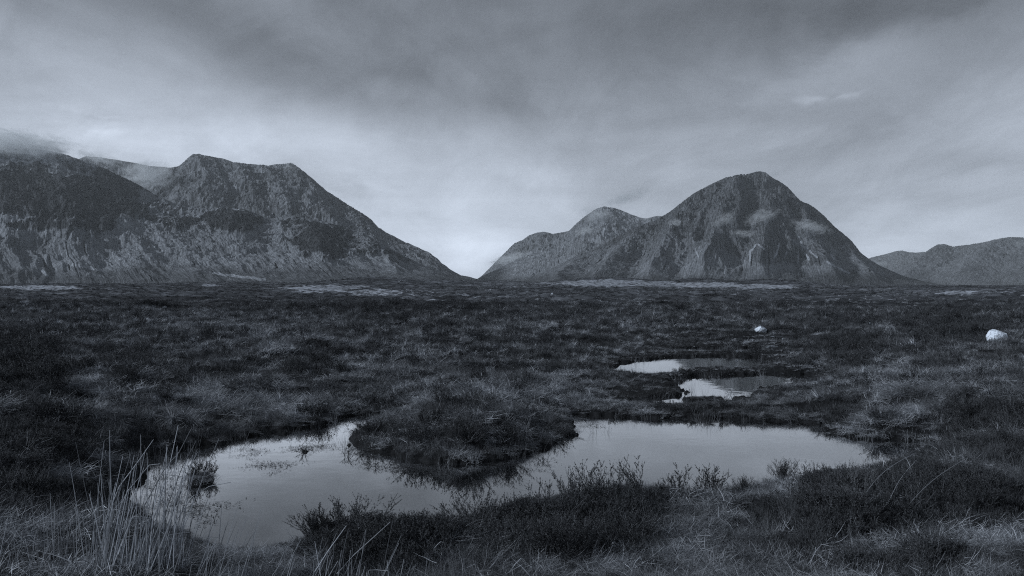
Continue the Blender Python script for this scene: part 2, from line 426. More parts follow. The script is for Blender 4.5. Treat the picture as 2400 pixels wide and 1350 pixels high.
mountain('mountain', 'pointed middle peak leaning against the big pyramid mountain',
         [(1040, 700), (1090, 672), (1120, 652), (1160, 632), (1210, 605), (1260, 580), (1300, 562), (1330, 544), (1352, 522), (1370, 507), (1385, 497), (1400, 488), (1415, 484), (1440, 487), (1462, 495), (1480, 503), (1500, 510), (1515, 512), (1530, 508), (1545, 506), (1560, 508), (1700, 520)],
         1040, 1700, 600, 300, [(1040, 5200), (1700, 5600)], [(1040, 6600), (1400, 7200), (1700, 7000)], 0.3, M_pale, 1410, rib=0.04, seed=25, conv=0.3, ribw=40, crest=0.8, rockbias=0.1, rocklow=0.05, spurs=[([(1410, 1), (1320, .2)], 60, 50), ([(1410, 1), (1430, .4)], 50, 50)])
mountain('mountain', 'big pyramid shaped rocky mountain seamed with pale scree gullies',
         [(1080, 690), (1200, 668), (1225, 657), (1260, 643), (1300, 625), (1350, 600), (1400, 578), (1450, 553), (1500, 529), (1540, 512), (1557, 504), (1580, 488), (1600, 472), (1620, 458), (1640, 444), (1660, 434), (1700, 416), (1722, 411), (1740, 408), (1755, 407), (1768, 404), (1780, 402), (1792, 404), (1808, 414),
          (1830, 427), (1845, 438), (1860, 455), (1875, 470), (1895, 477), (1908, 486), (1925, 500), (1942, 517), (1960, 535), (1985, 555), (2000, 570), (2015, 590), (2040, 610), (2060, 621), (2085, 633), (2120, 648), (2150, 656), (2190, 664), (2240, 671), (2400, 690)],
         1080, 2400, 1250, 520, [(1080, 3900), (1500, 3700), (1800, 3600), (2400, 4200)], [(1080, 5000), (1500, 5400), (1780, 5500), (2000, 5200), (2400, 4900)], 0.3,
         M_rock, 1780, rib=0.13, seed=33, power=1.25, conv=0.55, ribw=46, rockbias=0.30, crest=2.0, rocklow=0.22,
         spurs=[([(1775, 1), (1710, .6), (1650, .12)], 50, 95), ([(1785, 1), (1800, .6), (1775, .15)], 44, 90), ([(1850, .95), (1895, .5), (1960, .1)], 46, 80), ([(1620, .95), (1575, .5), (1520, .08)], 50, 85), ([(1510, .9), (1450, .5), (1400, .1)], 48, 60), ([(1735, .8), (1730, .4)], 24, 50), ([(1830, .75), (1850, .3)], 24, 50), ([(1960, .9), (2040, .2)], 50, 50), ([(1680, .85), (1620, .4)], 24, 45), ([(1350, .9), (1310, .2)], 40, 40)],
         crags=[(1790, 480, 110, 55, .3), (1850, 590, 110, 24, .45), (1750, 560, 110, 50, .3)],
         screes=[([(1872, 556), (1878, 572), (1884, 590), (1896, 607)], 4.5), ([(1880, 575), (1915, 602)], 3), ([(1757, 612), (1758, 590), (1774, 571)], 3.5), ([(1774, 571), (1790, 583)], 2.5), ([(1826, 572), (1822, 588), (1814, 605)], 4),
                 ([(1872, 590), (1870, 620)], 3.5), ([(1937, 613), (1960, 625), (1990, 640)], 3.5), ([(1629, 583), (1633, 594), (1637, 604)], 3), ([(1944, 595), (1956, 608)], 3), ([(1700, 625), (1697, 640)], 3), ([(1845, 590), (1838, 605)], 2.5)])
mountain('mountain', 'pale farthest ridge with small peaks between the pyramid mountain and the right range',
         [(1850, 680), (1960, 630), (2040, 604), (2080, 594), (2098, 589), (2114, 587), (2130, 591), (2150, 592), (2166, 590), (2180, 596), (2230, 602), (2300, 612), (2360, 640), (2400, 660)],
         1850, 2400, 360, 140, 10500, 12800, 0.15, M_far, 2110, rib=0.05, seed=47, conv=0.1, crest=1.4, ribw=40, zfoot=-60, power=1.0)
mountain('mountain', 'long hazy range low on the horizon at the right edge',
         [(1900, 690), (2000, 672), (2060, 652), (2100, 634), (2135, 612), (2160, 597), (2180, 583), (2195, 574), (2215, 572), (2232, 577), (2255, 575), (2290, 570), (2330, 562), (2370, 555), (2400, 557), (2500, 545), (2800, 600), (3100, 690)],
         1900, 3100, 700, 240, [(1900, 7000), (3100, 6500)], [(1900, 9600), (2300, 9400), (3100, 9000)], 0.25, M_far, 2420, rib=0.05, seed=41, conv=0.1, crest=2.6, ribw=60, lean=-160, spurs=[([(2210, 1), (2120, .2)], 60, 90), ([(2380, 1), (2250, .2)], 70, 90), ([(2110, 1), (2060, .3)], 30, 60)], zfoot=-60, power=1.0)

# ------------------------------------------------------------------ pools (outlines in photo coordinates, laid on the water plane)
POOLS = [
    # the big foreground pool: left lobe, channel round the hummock, right lobe
    [(318, 1175), (322, 1125), (345, 1088), (385, 1062), (450, 1046), (540, 1038), (610, 1020), (690, 1006), (740, 1000), (790, 985), (850, 972), (915, 966), (930, 972), (880, 985), (835, 1005), (822, 1030), (860, 1052), (925, 1072), (1000, 1085), (1090, 1090), (1170, 1083), (1240, 1066), (1300, 1042), (1345, 1012), (1330, 985), (1345, 976), (1420, 978), (1500, 979), (1600, 982), (1700, 984), (1800, 990), (1900, 992), (1950, 994), (1965, 1012), (2010, 1028), (2070, 1032), (2150, 1034), (2185, 1048), (2140, 1082), (2050, 1105), (1960, 1118), (1880, 1128), (1800, 1145), (1700, 1165), (1600, 1170), (1500, 1165), (1400, 1160), (1330, 1180), (1250, 1200), (1150, 1215), (1050, 1240), (950, 1250), (820, 1255), (720, 1275), (620, 1300), (530, 1295), (460, 1275), (400, 1245), (330, 1215)],
    [(1440, 944), (1500, 940), (1560, 934), (1600, 920), (1575, 900), (1580, 888), (1640, 884), (1720, 880), (1800, 877), (1890, 878), (1930, 888), (1840, 904), (1780, 915), (1745, 932), (1690, 946), (1620, 950), (1520, 950)],
    [(1425, 868), (1470, 850), (1530, 840), (1620, 836), (1700, 835), (1790, 838), (1805, 850), (1770, 864), (1690, 866), (1620, 869), (1570, 876), (1510, 880), (1450, 876)],
    [(1540, 820), (1640, 816), (1750, 816), (1850, 819), (1760, 826), (1640, 827)],
    [(1640, 798), (1700, 794), (1760, 794), (1820, 798), (1750, 802)],
    [(1270, 810), (1330, 806), (1400, 808), (1390, 812), (1320, 813)],
    [(1090, 861), (1200, 858), (1290, 860), (1230, 864), (1130, 865)],
]
ISLES = [(475, 1128, 0.10, 0.10), (1650, 939, 0.38, 0.28), (712, 1058, 0.05, .05)]
def to_ground(poly): return np.array([[X(u, DZ(v)), DZ(v)] for u, v in poly])
POLYG = [to_ground(p) for p in POOLS]
def sdf(px_, py_):
    """signed distance to the pools: positive on land"""
    best = np.full(px_.shape, 50.0)
    for poly in POLYG:
        x0, y0 = poly.min(0) - 3; x1, y1 = poly.max(0) + 3
        m = (px_ > x0) & (px_ < x1) & (py_ > y0) & (py_ < y1)
        if not m.any(): continue
        qx, qy = px_[m], py_[m]
        d = np.full(qx.shape, 1e9); ins = np.zeros(qx.shape, bool)
        for i in range(len(poly)):
            ax, ay = poly[i]; bx, by = poly[(i + 1) % len(poly)]
            ex, ey = bx - ax, by - ay
            k = np.clip(((qx - ax) * ex + (qy - ay) * ey) / (ex * ex + ey * ey), 0, 1)
            d = np.minimum(d, np.hypot(qx - ax - k * ex, qy - ay - k * ey))
            if ay != by:
                c = (ay > qy) != (by > qy)
                ins ^= c & (qx < (bx - ax) * (qy - ay) / (by - ay) + ax)
        d = np.where(ins, -d, d)
        best[m] = np.minimum(best[m], d)
    for (u, v, rx, ry) in ISLES:
        d0 = DZ(v); e = np.hypot((px_ - X(u, d0)) / rx, (py_ - d0) / ry)
        best = np.where(e < 2.0, np.maximum(best, (1 - e) * min(rx, ry)), best)
    return best

PITS = [(1350, 806, 70, 7, .3), (1260, 812, 50, 4, .2), (720, 905, 55, 18, .35), (790, 925, 50, 8, .25), (235, 872, 70, 10, .35), (90, 945, 90, 13, .35), (190, 975, 60, 9, .3), (1500, 912, 75, 11, .3), (1190, 862, 110, 4, .25), (400, 790, 60, 6, .3), (110, 775, 60, 5, .3),
        (560, 750, 30, 4, .3), (640, 815, 50, 5, .25), (900, 835, 50, 5, .25), (1900, 790, 90, 5, .25), (2080, 845, 60, 5, .25), (2330, 880, 60, 9, .3), (1080, 800, 60, 4, .25), (480, 985, 90, 9, .3), (330, 960, 60, 8, .3), (1880, 960, 60, 7, .2), (2180, 920, 70, 8, .3), (1720, 760, 90, 3, .3), (1400, 745, 110, 3, .3), (900, 770, 70, 4, .3), (1000, 905, 50, 7, .25), (2290, 985, 60, 8, .3)]
def pits(x, y):
    best = np.zeros(np.shape(x)); w_ = .45 * fbm(x / .7, y / .9, 4, 66, .6) + .35 * fbm(x / 2.2, y / 2.2, 2, 67)
    for (pu, pv, su, sv_, a) in PITS:
        d0 = DZ(pv, .15); k0 = d0 / F; e = np.sqrt(((x - X(pu, d0)) / (su * k0)) ** 2 + ((y - d0) / (sv_ * d0 * d0 / (F * H))) ** 2) + w_
        best = np.maximum(best, sstep(1.08, .9, e) * a)
    return best
HILLS = [  # u, distance, top row, half width (px), half depth (m)
    (880, 520, 650, 150, 90), (760, 320, 662, 90, 45), (1010, 600, 654, 120, 70), (1420, 620, 650, 170, 110), (1640, 560, 653, 120, 90), (1790, 520, 655, 110, 80), (1380, 420, 662, 160, 60), (1130, 900, 657, 200, 150),
    (120, 480, 665, 260, 90), (560, 560, 661, 240, 100), (2090, 700, 668, 180, 120), (2290, 330, 674, 120, 50), (2480, 260, 674, 160, 60), (-300, 520, 661, 260, 100), (2900, 400, 668, 300, 100)]
def ground_h(x, y):
    d = np.maximum(y, 1.0)
    u = x / d * F + 1200
    jag = 0.34 * fbm(x * 1.1, y * 1.1, 4, 61, 0.65) + 0.10 * fbm(x * 5, y * 5, 2, 64)
    s = sdf(x, y) - 0.04 + jag * np.clip(d / 9, 0.6, 2)
    far = sstep(45, 90, d)
    hum = (0.15 * fbm(x / 1.7, y / 1.9, 3, 51) + 0.22 * fbm(x / 6, y / 7, 3, 52)) * (0.75 + 0.9 * sstep(14, 30, d))
    hag = sstep(0.02, 0.10, fbm(x / 2.6, y / 2.2, 3, 55)) * 0.13
    fine = 0.035 * fbm(x / 0.28, y / 0.28, 3, 57) + 0.07 * fbm(x / .75, y / .6, 2, 59)
    land = 0.13 + hum + hag + fine
    flat = np.exp(-((u - 1650) / 330) ** 4) * sstep(16.5, 18.5, d) * sstep(50, 42, d)
    flat = np.maximum(flat, 0.7 * sstep(9.8, 8.0, d) * sstep(6, 7.5, d))
    flat = np.maximum(flat, 0.9 * np.exp(-((u - 2060) / 150) ** 2) * sstep(13.6, 12.5, d) * sstep(9, 10.5, d))
    lump = np.abs(perlin(x / 1.25 + 3, y / 1.1, 71)) * 0.6 + np.abs(perlin(x / .62, y / .55 + 5, 72)) * 0.4
    big = sstep(13, 22, d)
    hum = hum * (1 + .35 * big) + (lump - 0.22) * (0.42 + 0.5 * big)
    hag = hag * (1 + 0.8 * sstep(16, 24, d))
    land = 0.13 + (land - 0.13) * (1 - 0.80 * flat) - 0.07 * flat
    shore = sstep(0, 1.3, s)
    land = np.maximum(land - pits(x, y) * (1 - .5 * flat), 0.035)
    h = 0.03 + sstep(-0.02, 0.12, s) * 0.045 + np.maximum(land, 0.06) * shore
    # named rises
    h = h + 0.16 * np.exp(-((x - X(1100, 14.6)) / 1.6) ** 2 - ((y - 14.6) / 1.5) ** 2) * shore
    h = h + 0.9 * np.exp(-((u - 2560) / 250) ** 2 - ((d - 58) / 22) ** 2)
    h = h + 0.45 * np.exp(-((u + 90) / 300) ** 2 - ((d - 18) / 7) ** 2) * shore
    h = h + 0.30 * np.exp(-((u - 2400) / 300) ** 2 - ((d - 20) / 8) ** 2) * shore
    h = np.where(s < 0, -0.02 - 0.28 * sstep(0, 0.35, -s) + 0.05 * sstep(0.02, 0, -s), h)
    # far moor
    hm = 0.8 * fbm(x / 19, y / 26, 4, 53) + 0.8 * (np.abs(perlin(x / 7, y / 9, 74)) - .25) + 1.2 * fbm(x / 90, y / 140, 4, 54) * sstep(80, 300, d)
    h = h * (1 - far * 0.25) + far * hm
    hh = 0
    for (hu, hd, hv, wu, wd) in HILLS:
        top = H + (V0 - hv) / F * hd
        w_ = wu / F * hd
        e = ((x - X(hu, hd)) / w_) ** 2 + ((y - hd) / wd) ** 2
        hh = np.maximum(hh, top * np.exp(-e) * (1 + 0.10 * fbm(x / 40, y / 60, 3, 58)))
    h = np.where(hh > 0.02, np.maximum(h * 0.6, 0) * np.exp(-hh) + hh + h * 0.4, h)
    h = h - sstep(900, 2600, d) * 9.0
    return h, s
PALES = [(760, 676, 110, 10, 1), (880, 684, 80, 8, .8), (1440, 664, 150, 8, 1), (1640, 668, 160, 7, .9), (1790, 672, 90, 6, 1), (100, 674, 110, 6, 1), (500, 669, 30, 3, .8), (2240, 686, 50, 5, 1),
         (2340, 684, 60, 5, .5), (1000, 690, 150, 8, .35), (1200, 668, 120, 6, .35), (1700, 717, 110, 4, .5), (1950, 702, 20, 3, .6), (2030, 678, 90, 4, .35)]
def pale(x, y, h):
    d = np.maximum(y, 1.0); u = x / d * F + 1200; v = V0 - (h - H) / d * F
    p = 0 * x
    for (pu, pv, su, sv_, a) in PALES:
        e = np.sqrt(((u - pu) / su) ** 2 + ((v - pv) / sv_) ** 2) + 0.75 * fbm(u / 40, v / 5, 3, 77)
        p = np.maximum(p, a * sstep(1.1, 0.7, e))
    return p * sstep(35, 80, d)

# ground sheet: fan of rows, spacing grows with distance
rows = [-4.0, -2.0, 0.0, 1.5, 2.5]
d = 3.2
while d < 14000:
    rows.append(d); d += max(0.022, d * 0.0056)
rows = np.array(rows); nr = len(rows)
nc = 1000
sc = np.linspace(-1, 1, nc)
Y = np.repeat(rows[:, None], nc, 1)
Xg = sc[None, :] * 0.86 * (np.maximum(Y, -4) + 5.0)
Zg, Sg = ground_h(Xg, Y)
pg = pale(Xg, Y, Zg)
m, t, out = newmat('peat_ground')
po = t.new('ShaderNodeNewGeometry').outputs['Position']
pa_ = t.new('ShaderNodeAttribute', attribute_name='pale').outputs['Fac']
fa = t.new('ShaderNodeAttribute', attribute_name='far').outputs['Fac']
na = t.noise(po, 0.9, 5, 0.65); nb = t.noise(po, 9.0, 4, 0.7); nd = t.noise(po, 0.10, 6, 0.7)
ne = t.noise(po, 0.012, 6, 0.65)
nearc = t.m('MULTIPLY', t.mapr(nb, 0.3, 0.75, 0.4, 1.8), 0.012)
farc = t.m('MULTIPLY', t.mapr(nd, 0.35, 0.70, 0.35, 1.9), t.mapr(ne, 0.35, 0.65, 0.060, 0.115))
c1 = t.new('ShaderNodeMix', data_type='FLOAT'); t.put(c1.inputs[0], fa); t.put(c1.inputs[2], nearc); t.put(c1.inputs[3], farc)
npf = t.noise(po, 0.45, 4, 0.7)
pf = t.mapr(t.m('ADD', pa_, t.m('ADD', t.m('MULTIPLY', t.m('SUBTRACT', nd, 0.5), 1.6), t.m('MULTIPLY', t.m('SUBTRACT', npf, 0.5), 3.2))), 0.45, 0.8)
c2 = t.new('ShaderNodeMix', data_type='FLOAT'); t.put(c2.inputs[0], pf); t.put(c2.inputs[2], c1.outputs[0]); t.put(c2.inputs[3], t.mapr(npf, 0.38, 0.62, 0.16, 0.48))
vs = t.new('ShaderNodeVectorMath', operation='SCALE'); vs.inputs[0].default_value = (0.93, 1.0, 1.12); t.l.new(c2.outputs[0], vs.inputs['Scale'])
principled(t, out, vs.outputs[0], 0.9, 0.15, t.m('ADD', t.m('MULTIPLY', na, 0.12), t.m('MULTIPLY', nb, 0.03)), 1.0, 0.8)
M_ground = m
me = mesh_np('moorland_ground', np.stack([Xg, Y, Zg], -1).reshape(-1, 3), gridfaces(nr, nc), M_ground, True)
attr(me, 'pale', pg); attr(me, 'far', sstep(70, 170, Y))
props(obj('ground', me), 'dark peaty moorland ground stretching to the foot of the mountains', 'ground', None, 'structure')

# water
m, t, out = newmat('bog_water')
po = t.new('ShaderNodeNewGeometry').outputs['Position']
rp = t.noise(po, 2.2, 3, 0.5); rq = t.noise(po, 14.0, 2, 0.5)
bn = t.new('ShaderNodeBump'); bn.inputs['Distance'].default_value = 0.004; bn.inputs['Strength'].default_value = 0.3
t.put(bn.inputs['Height'], t.m('ADD', rp, t.m('MULTIPLY', rq, 0.10)))
lw = t.new('ShaderNodeLayerWeight'); lw.inputs[0].default_value = 0.5
fac = t.ramp(lw.outputs['Facing'], [(0.0, (.04,)*3 + (1,)), (0.5, (.10,)*3 + (1,)), (0.70, (.34,)*3 + (1,)), (0.80, (.72,)*3 + (1,)), (0.86, (.90,)*3 + (1,)), (1.0, (.97,)*3 + (1,))])
gl = t.new('ShaderNodeBsdfGlossy'); gl.inputs['Roughness'].default_value = 0.015; gl.inputs['Color'].default_value = (1, 1, 1, 1)
dfs = t.new('ShaderNodeBsdfDiffuse'); dfs.inputs['Color'].default_value = tint(0.012)
t.l.new(bn.outputs[0], gl.inputs['Normal'])
ms = t.new('ShaderNodeMixShader'); t.put(ms.inputs[0], fac); t.l.new(dfs.outputs[0], ms.inputs[1]); t.l.new(gl.outputs[0], ms.inputs[2])
t.l.new(ms.outputs[0], out.inputs[0])
me = mesh_np('bog_water', [(-10, 6.5, 0), (22, 6.5, 0), (22, 46, 0), (-10, 46, 0)], [(0, 1, 2, 3)], m)
props(obj('water', me), 'still dark bog pool water reflecting the cloudy sky', 'water', None, 'structure')

# ------------------------------------------------------------------ plant materials
def plant_mat(name, g, spread=0.5, patch=0.4, pscale=0.5, trans=0.0, rough=0.7):
    m, t, out = newmat(name)
    rnd = t.new('ShaderNodeObjectInfo').outputs['Random']
    po = t.new('ShaderNodeNewGeometry').outputs['Position']
    isl = t.new('ShaderNodeNewGeometry').outputs['Random Per Island']
    pn = t.noise(po, pscale, 4, 0.6)
    k = t.m('MULTIPLY', t.mapr(rnd, 0, 1, 1 - spread, 1 + spread, False), t.mapr(pn, 0.3, 0.7, 1 - patch, 1 + patch))
    k = t.m('MULTIPLY', k, t.mapr(isl, 0, 1, 0.35, 1.75, False))
    vs = t.new('ShaderNodeVectorMath', operation='SCALE'); vs.inputs[0].default_value = (g * .94, g, g * 1.09)
    t.l.new(k, vs.inputs['Scale'])
    p = t.new('ShaderNodeBsdfPrincipled'); t.l.new(vs.outputs[0], p.inputs['Base Color'])
    p.inputs['Roughness'].default_value = rough; p.inputs['Specular IOR Level'].default_value = 0.12
    t.l.new(p.outputs[0], out.inputs[0])
    return m
M_straw = plant_mat('dead_grass', 0.23, 0.5, 0.55, 0.35)
M_fine = plant_mat('sedge', 0.098, 0.5, 0.4, 0.5)
M_heath = plant_mat('heather_leaf', 0.052, 0.4, 0.35, 0.6)
M_wood = plant_mat('heather_wood', 0.085, 0.5, 0.2, 1.0)
M_rush = plant_mat('rush_stem', 0.28, 0.2, 0.2, 1.0, rough=0.5)
M_tuss = plant_mat('far_heath', 0.074, 0.5, 0.45, 0.05)
M_tussp = plant_mat('far_grass', 0.24, 0.5, 0.45, 0.05)

class Geo:
    """collects triangles of blades, stems and leaves into one mesh"""
    def __init__(s): s.v = []; s.f = []
    def blade(s, pts, w, side):
        n = len(pts); b0 = len(s.v)
        for i, p in enumerate(pts):
            k = i / (n - 1); ww = w * (1 - 0.85 * k) * 0.5
            s.v.append(p - side * ww); s.v.append(p + side * ww)
        for i in range(n - 1):
            a = b0 + 2 * i
            s.f.append((a, a + 1, a + 3)); s.f.append((a, a + 3, a + 2))
    def tube(s, pts, r0, r1, k=3):
        b0 = len(s.v); n = len(pts)
        for i, p in enumerate(pts):
            t = (pts[min(i + 1, n - 1)] - pts[max(i - 1, 0)]).normalized()
            a = t.orthogonal().normalized(); c = t.cross(a)
            r = r0 + (r1 - r0) * i / (n - 1)
            for j in range(k):
                q = 2 * math.pi * j / k
                s.v.append(p + a * (math.cos(q) * r) + c * (math.sin(q) * r))
        for i in range(n - 1):
            for j in range(k):
                a = b0 + i * k + j; b_ = b0 + i * k + (j + 1) % k
                s.f.append((a, b_, b_ + k)); s.f.append((a, b_ + k, a + k))
    def leaf(s, p, dirv, L, w):
        sd = dirv.cross(Vector((random.uniform(-1, 1), random.uniform(-1, 1), random.uniform(-1, 1))))
        if sd.length < 1e-5: return
        sd = sd.normalized() * (w / 2); b0 = len(s.v)
        s.v += [p - sd, p + sd, p + dirv * L]; s.f.append((b0, b0 + 1, b0 + 2))
    def mesh(s, name, mat):
        return mesh_np(name, np.array([tuple(v) for v in s.v]), np.array(s.f), mat)

def rdir(rg, spread):
    a = rg.uniform(0, 2 * math.pi); e = spread * math.sqrt(rg.random())
    return Vector((math.sin(e) * math.cos(a), math.sin(e) * math.sin(a), math.cos(e)))

def curve(rg, p, dr, L, n, droop=0.0, wig=0.1):
    pts = [p.copy()]; st = L / n; dr = dr.copy()
    for i in range(n):
        dr = (dr + Vector((rg.gauss(0, wig), rg.gauss(0, wig), rg.gauss(0, wig) - droop))).normalized()
        p = p + dr * st; pts.append(p.copy())
    return pts

def straw_tuft(seed, nb=46, L=0.34, w=0.0045, lean=None):
    rg = random.Random(seed); g = Geo(); lean = rg.uniform(0, 6.28)
    for i in range(nb):
        a = lean + rg.gauss(0, 1.0); e = rg.uniform(0.3, 1.35)
        dr = Vector((math.cos(a) * math.sin(e), math.sin(a) * math.sin(e), math.cos(e)))
        p = Vector((rg.gauss(0, .09), rg.gauss(0, .09), -0.02 + rg.random() * 0.05))
        l = L * rg.uniform(.5, 1.3)
        pts = curve(rg, p, dr, l, 5, droop=0.24 * rg.uniform(.5, 1.4), wig=0.10)
        for q in pts: q.z = max(q.z, 0.005 + rg.random() * .03)
        sd = Vector((-math.sin(a), math.cos(a), rg.uniform(-.6, .6))).normalized()
        g.blade(pts, w * rg.uniform(.7, 1.4), sd)
    return g.mesh('straw_tuft', M_straw)
def mat_tuft(seed, nb=60, rad=0.26, w=0.004):
    rg = random.Random(seed); g = Geo(); base = rg.uniform(0, 6.28)
    for i in range(nb):
        a = base + rg.gauss(0, 0.9); e = rg.uniform(1.05, 1.5)
        dr = Vector((math.cos(a) * math.sin(e), math.sin(a) * math.sin(e), math.cos(e)))
        p = Vector((rg.gauss(0, rad * .5), rg.gauss(0, rad * .5), rg.random() * 0.07))
        pts = curve(rg, p, dr, rg.uniform(.12, .34), 4, droop=0.07, wig=0.14)
        for q in pts: q.z = max(q.z, 0.0)
        sd = Vector((-math.sin(a), math.cos(a), rg.uniform(-.8, .8))).normalized()
        g.blade(pts, w * rg.uniform(.6, 1.3), sd)
    return g.mesh('grass_mat', M_straw)
def sedge_tuft(seed, nb=50, L=0.30, w=0.003, mat=None):
    rg = random.Random(seed); g = Geo()
    for i in range(nb):
        dr = rdir(rg, 0.55); p = Vector((rg.gauss(0, .08), rg.gauss(0, .08), -0.02))
        pts = curve(rg, p, dr, L * rg.uniform(.4, 1.25), 4, droop=0.05, wig=0.08)
        a = rg.uniform(0, 6.28)
        g.blade(pts, w * rg.uniform(.7, 1.4), Vector((math.cos(a), math.sin(a), 0)))
    return g.mesh('sedge_tuft', mat or M_fine)
def heath_parts(seed, nst=46, Hh=0.42, spread=0.95, leafn=12, leafL=0.013):
    rg = random.Random(seed); random.seed(seed); gw = Geo(); gl_ = Geo()
    for i in range(nst):
        p = Vector((rg.gauss(0, .035), rg.gauss(0, .035), -0.03)); dr = rdir(rg, spread)
        L = Hh * rg.uniform(.55, 1.15)
        pts = curve(rg, p, dr, L, 6, droop=-0.07, wig=0.13)
        gw.tube(pts, 0.0030, 0.0012)
        for j in range(2, 7):
            for q in range(2 if j < 6 else 3):
                d2 = ((pts[min(j, 6)] - pts[j - 1]).normalized() + rdir(rg, 1.4) * 0.8).normalized()
                tw = curve(rg, pts[j], d2, rg.uniform(.05, .11), 3, droop=-0.06, wig=0.12)
                gw.tube(tw, 0.0012, 0.0007)
                for z in range(leafn):
                    f_ = rg.random() * 2.999; k = int(f_); pp = tw[k].lerp(tw[k + 1], f_ - k)
                    ax = (tw[k + 1] - tw[k]).normalized()
                    gl_.leaf(pp, (ax + rdir(rg, 3.1) * 0.9).normalized(), leafL * rg.uniform(.7, 1.4), leafL * 0.55)
    return gw, gl_
def heath_small(seed, nst=16, Hh=0.24):
    gw, gl_ = heath_parts(seed, nst, Hh, 1.1, 9, 0.015)
    me = gl_.mesh('heath_tuft', M_heath)
    # the few woody stems share the tuft mesh
    n0 = len(gl_.v); allv = gl_.v + gw.v; allf = gl_.f + [tuple(i + n0 for i in f) for f in gw.f]
    me = mesh_np('heath_tuft', np.array([tuple(v) for v in allv]), np.array(allf), M_heath)
    me.materials.append(M_wood)
    mi = np.zeros(len(allf), dtype=np.int32); mi[len(gl_.f):] = 1
    me.polygons.foreach_set('material_index', mi)
    return me
def far_clump(seed, mat, L=0.5, nb=70, rad=.35, flat=0.9):
    rg = random.Random(seed); g = Geo()
    for i in range(nb):
        p = Vector((rg.gauss(0, rad * .6), rg.gauss(0, rad * .6), -0.03)); dr = rdir(rg, flat)
        pts = curve(rg, p, dr, L * rg.uniform(.3, 1.0), 2, droop=0.1, wig=0.15)
        a = rg.uniform(0, 6.28)
        g.blade(pts, 0.05 * rg.uniform(.5, 1.3), Vector((math.cos(a), math.sin(a), 0)))
    return g.mesh('moor_clump', mat)

# ------------------------------------------------------------------ scatter one "stuff" object over points
def scatter(name, label, cat, protos, pos, rot, scl, idx):
    me = bpy.data.meshes.new(name)
    n = len(pos)
    me.vertices.add(n); me.vertices.foreach_set('co', np.asarray(pos, dtype=np.float32).ravel())
    a = me.attributes.new('rot', 'FLOAT_VECTOR', 'POINT'); a.data.foreach_set('vector', np.asarray(rot, dtype=np.float32).ravel())
    a = me.attributes.new('scl', 'FLOAT_VECTOR', 'POINT'); a.data.foreach_set('vector', np.asarray(scl, dtype=np.float32).ravel())
    a = me.attributes.new('idx', 'INT', 'POINT'); a.data.foreach_set('value', np.asarray(idx, dtype=np.int32))
    o = obj(name, me); props(o, label, cat, None, 'stuff')
    ng = bpy.data.node_groups.new(name + '_spread', 'GeometryNodeTree')
    ng.interface.new_socket('Geometry', in_out='INPUT', socket_type='NodeSocketGeometry')
    ng.interface.new_socket('Geometry', in_out='OUTPUT', socket_type='NodeSocketGeometry')
    N, L = ng.nodes, ng.links
    gi = N.new('NodeGroupInput'); go = N.new('NodeGroupOutput')
    ip = N.new('GeometryNodeInstanceOnPoints')
    mp_ = N.new('GeometryNodeMeshToPoints')
    L.new(gi.outputs[0], mp_.inputs[0]); L.new(mp_.outputs[0], ip.inputs['Points'])
    jn = N.new('GeometryNodeJoinGeometry')
    for pm in reversed(protos):
        po_ = bpy.data.objects.new(pm.name, pm)     # never linked to the scene: only a source
        oi = N.new('GeometryNodeObjectInfo'); oi.inputs['Object'].default_value = po_; oi.inputs['As Instance'].default_value = True
        L.new(oi.outputs['Geometry'], jn.inputs[0])
    L.new(jn.outputs[0], ip.inputs['Instance']); ip.inputs['Pick Instance'].default_value = True
    def na_(nm, dt):
        q = N.new('GeometryNodeInputNamedAttribute'); q.data_type = dt; q.inputs[0].default_value = nm; return q.outputs[0]
    L.new(na_('idx', 'INT'), ip.inputs['Instance Index'])
    L.new(na_('rot', 'FLOAT_VECTOR'), ip.inputs['Rotation']); L.new(na_('scl', 'FLOAT_VECTOR'), ip.inputs['Scale'])
    L.new(ip.outputs[0], go.inputs[0])
    md = o.modifiers.new('spread', 'NODES'); md.node_group = ng
    return o

RS = np.random.RandomState(12)
def sample(n, d0, d1, power=2.0, umin=-350, umax=2750):
    """points spread so that their density falls with distance"""
    r = RS.rand(n)
    if power == 2.0: d = d0 * (d1 / d0) ** r
    else:
        k = 2.0 - power; d = (d0 ** k + r * (d1 ** k - d0 ** k)) ** (1 / k)
    u = RS.uniform(umin, umax, n)
    return X(u, d), d, u

def uv_of(x, y, z):
    return x / y * F + 1200, V0 - (z - H) / y * F
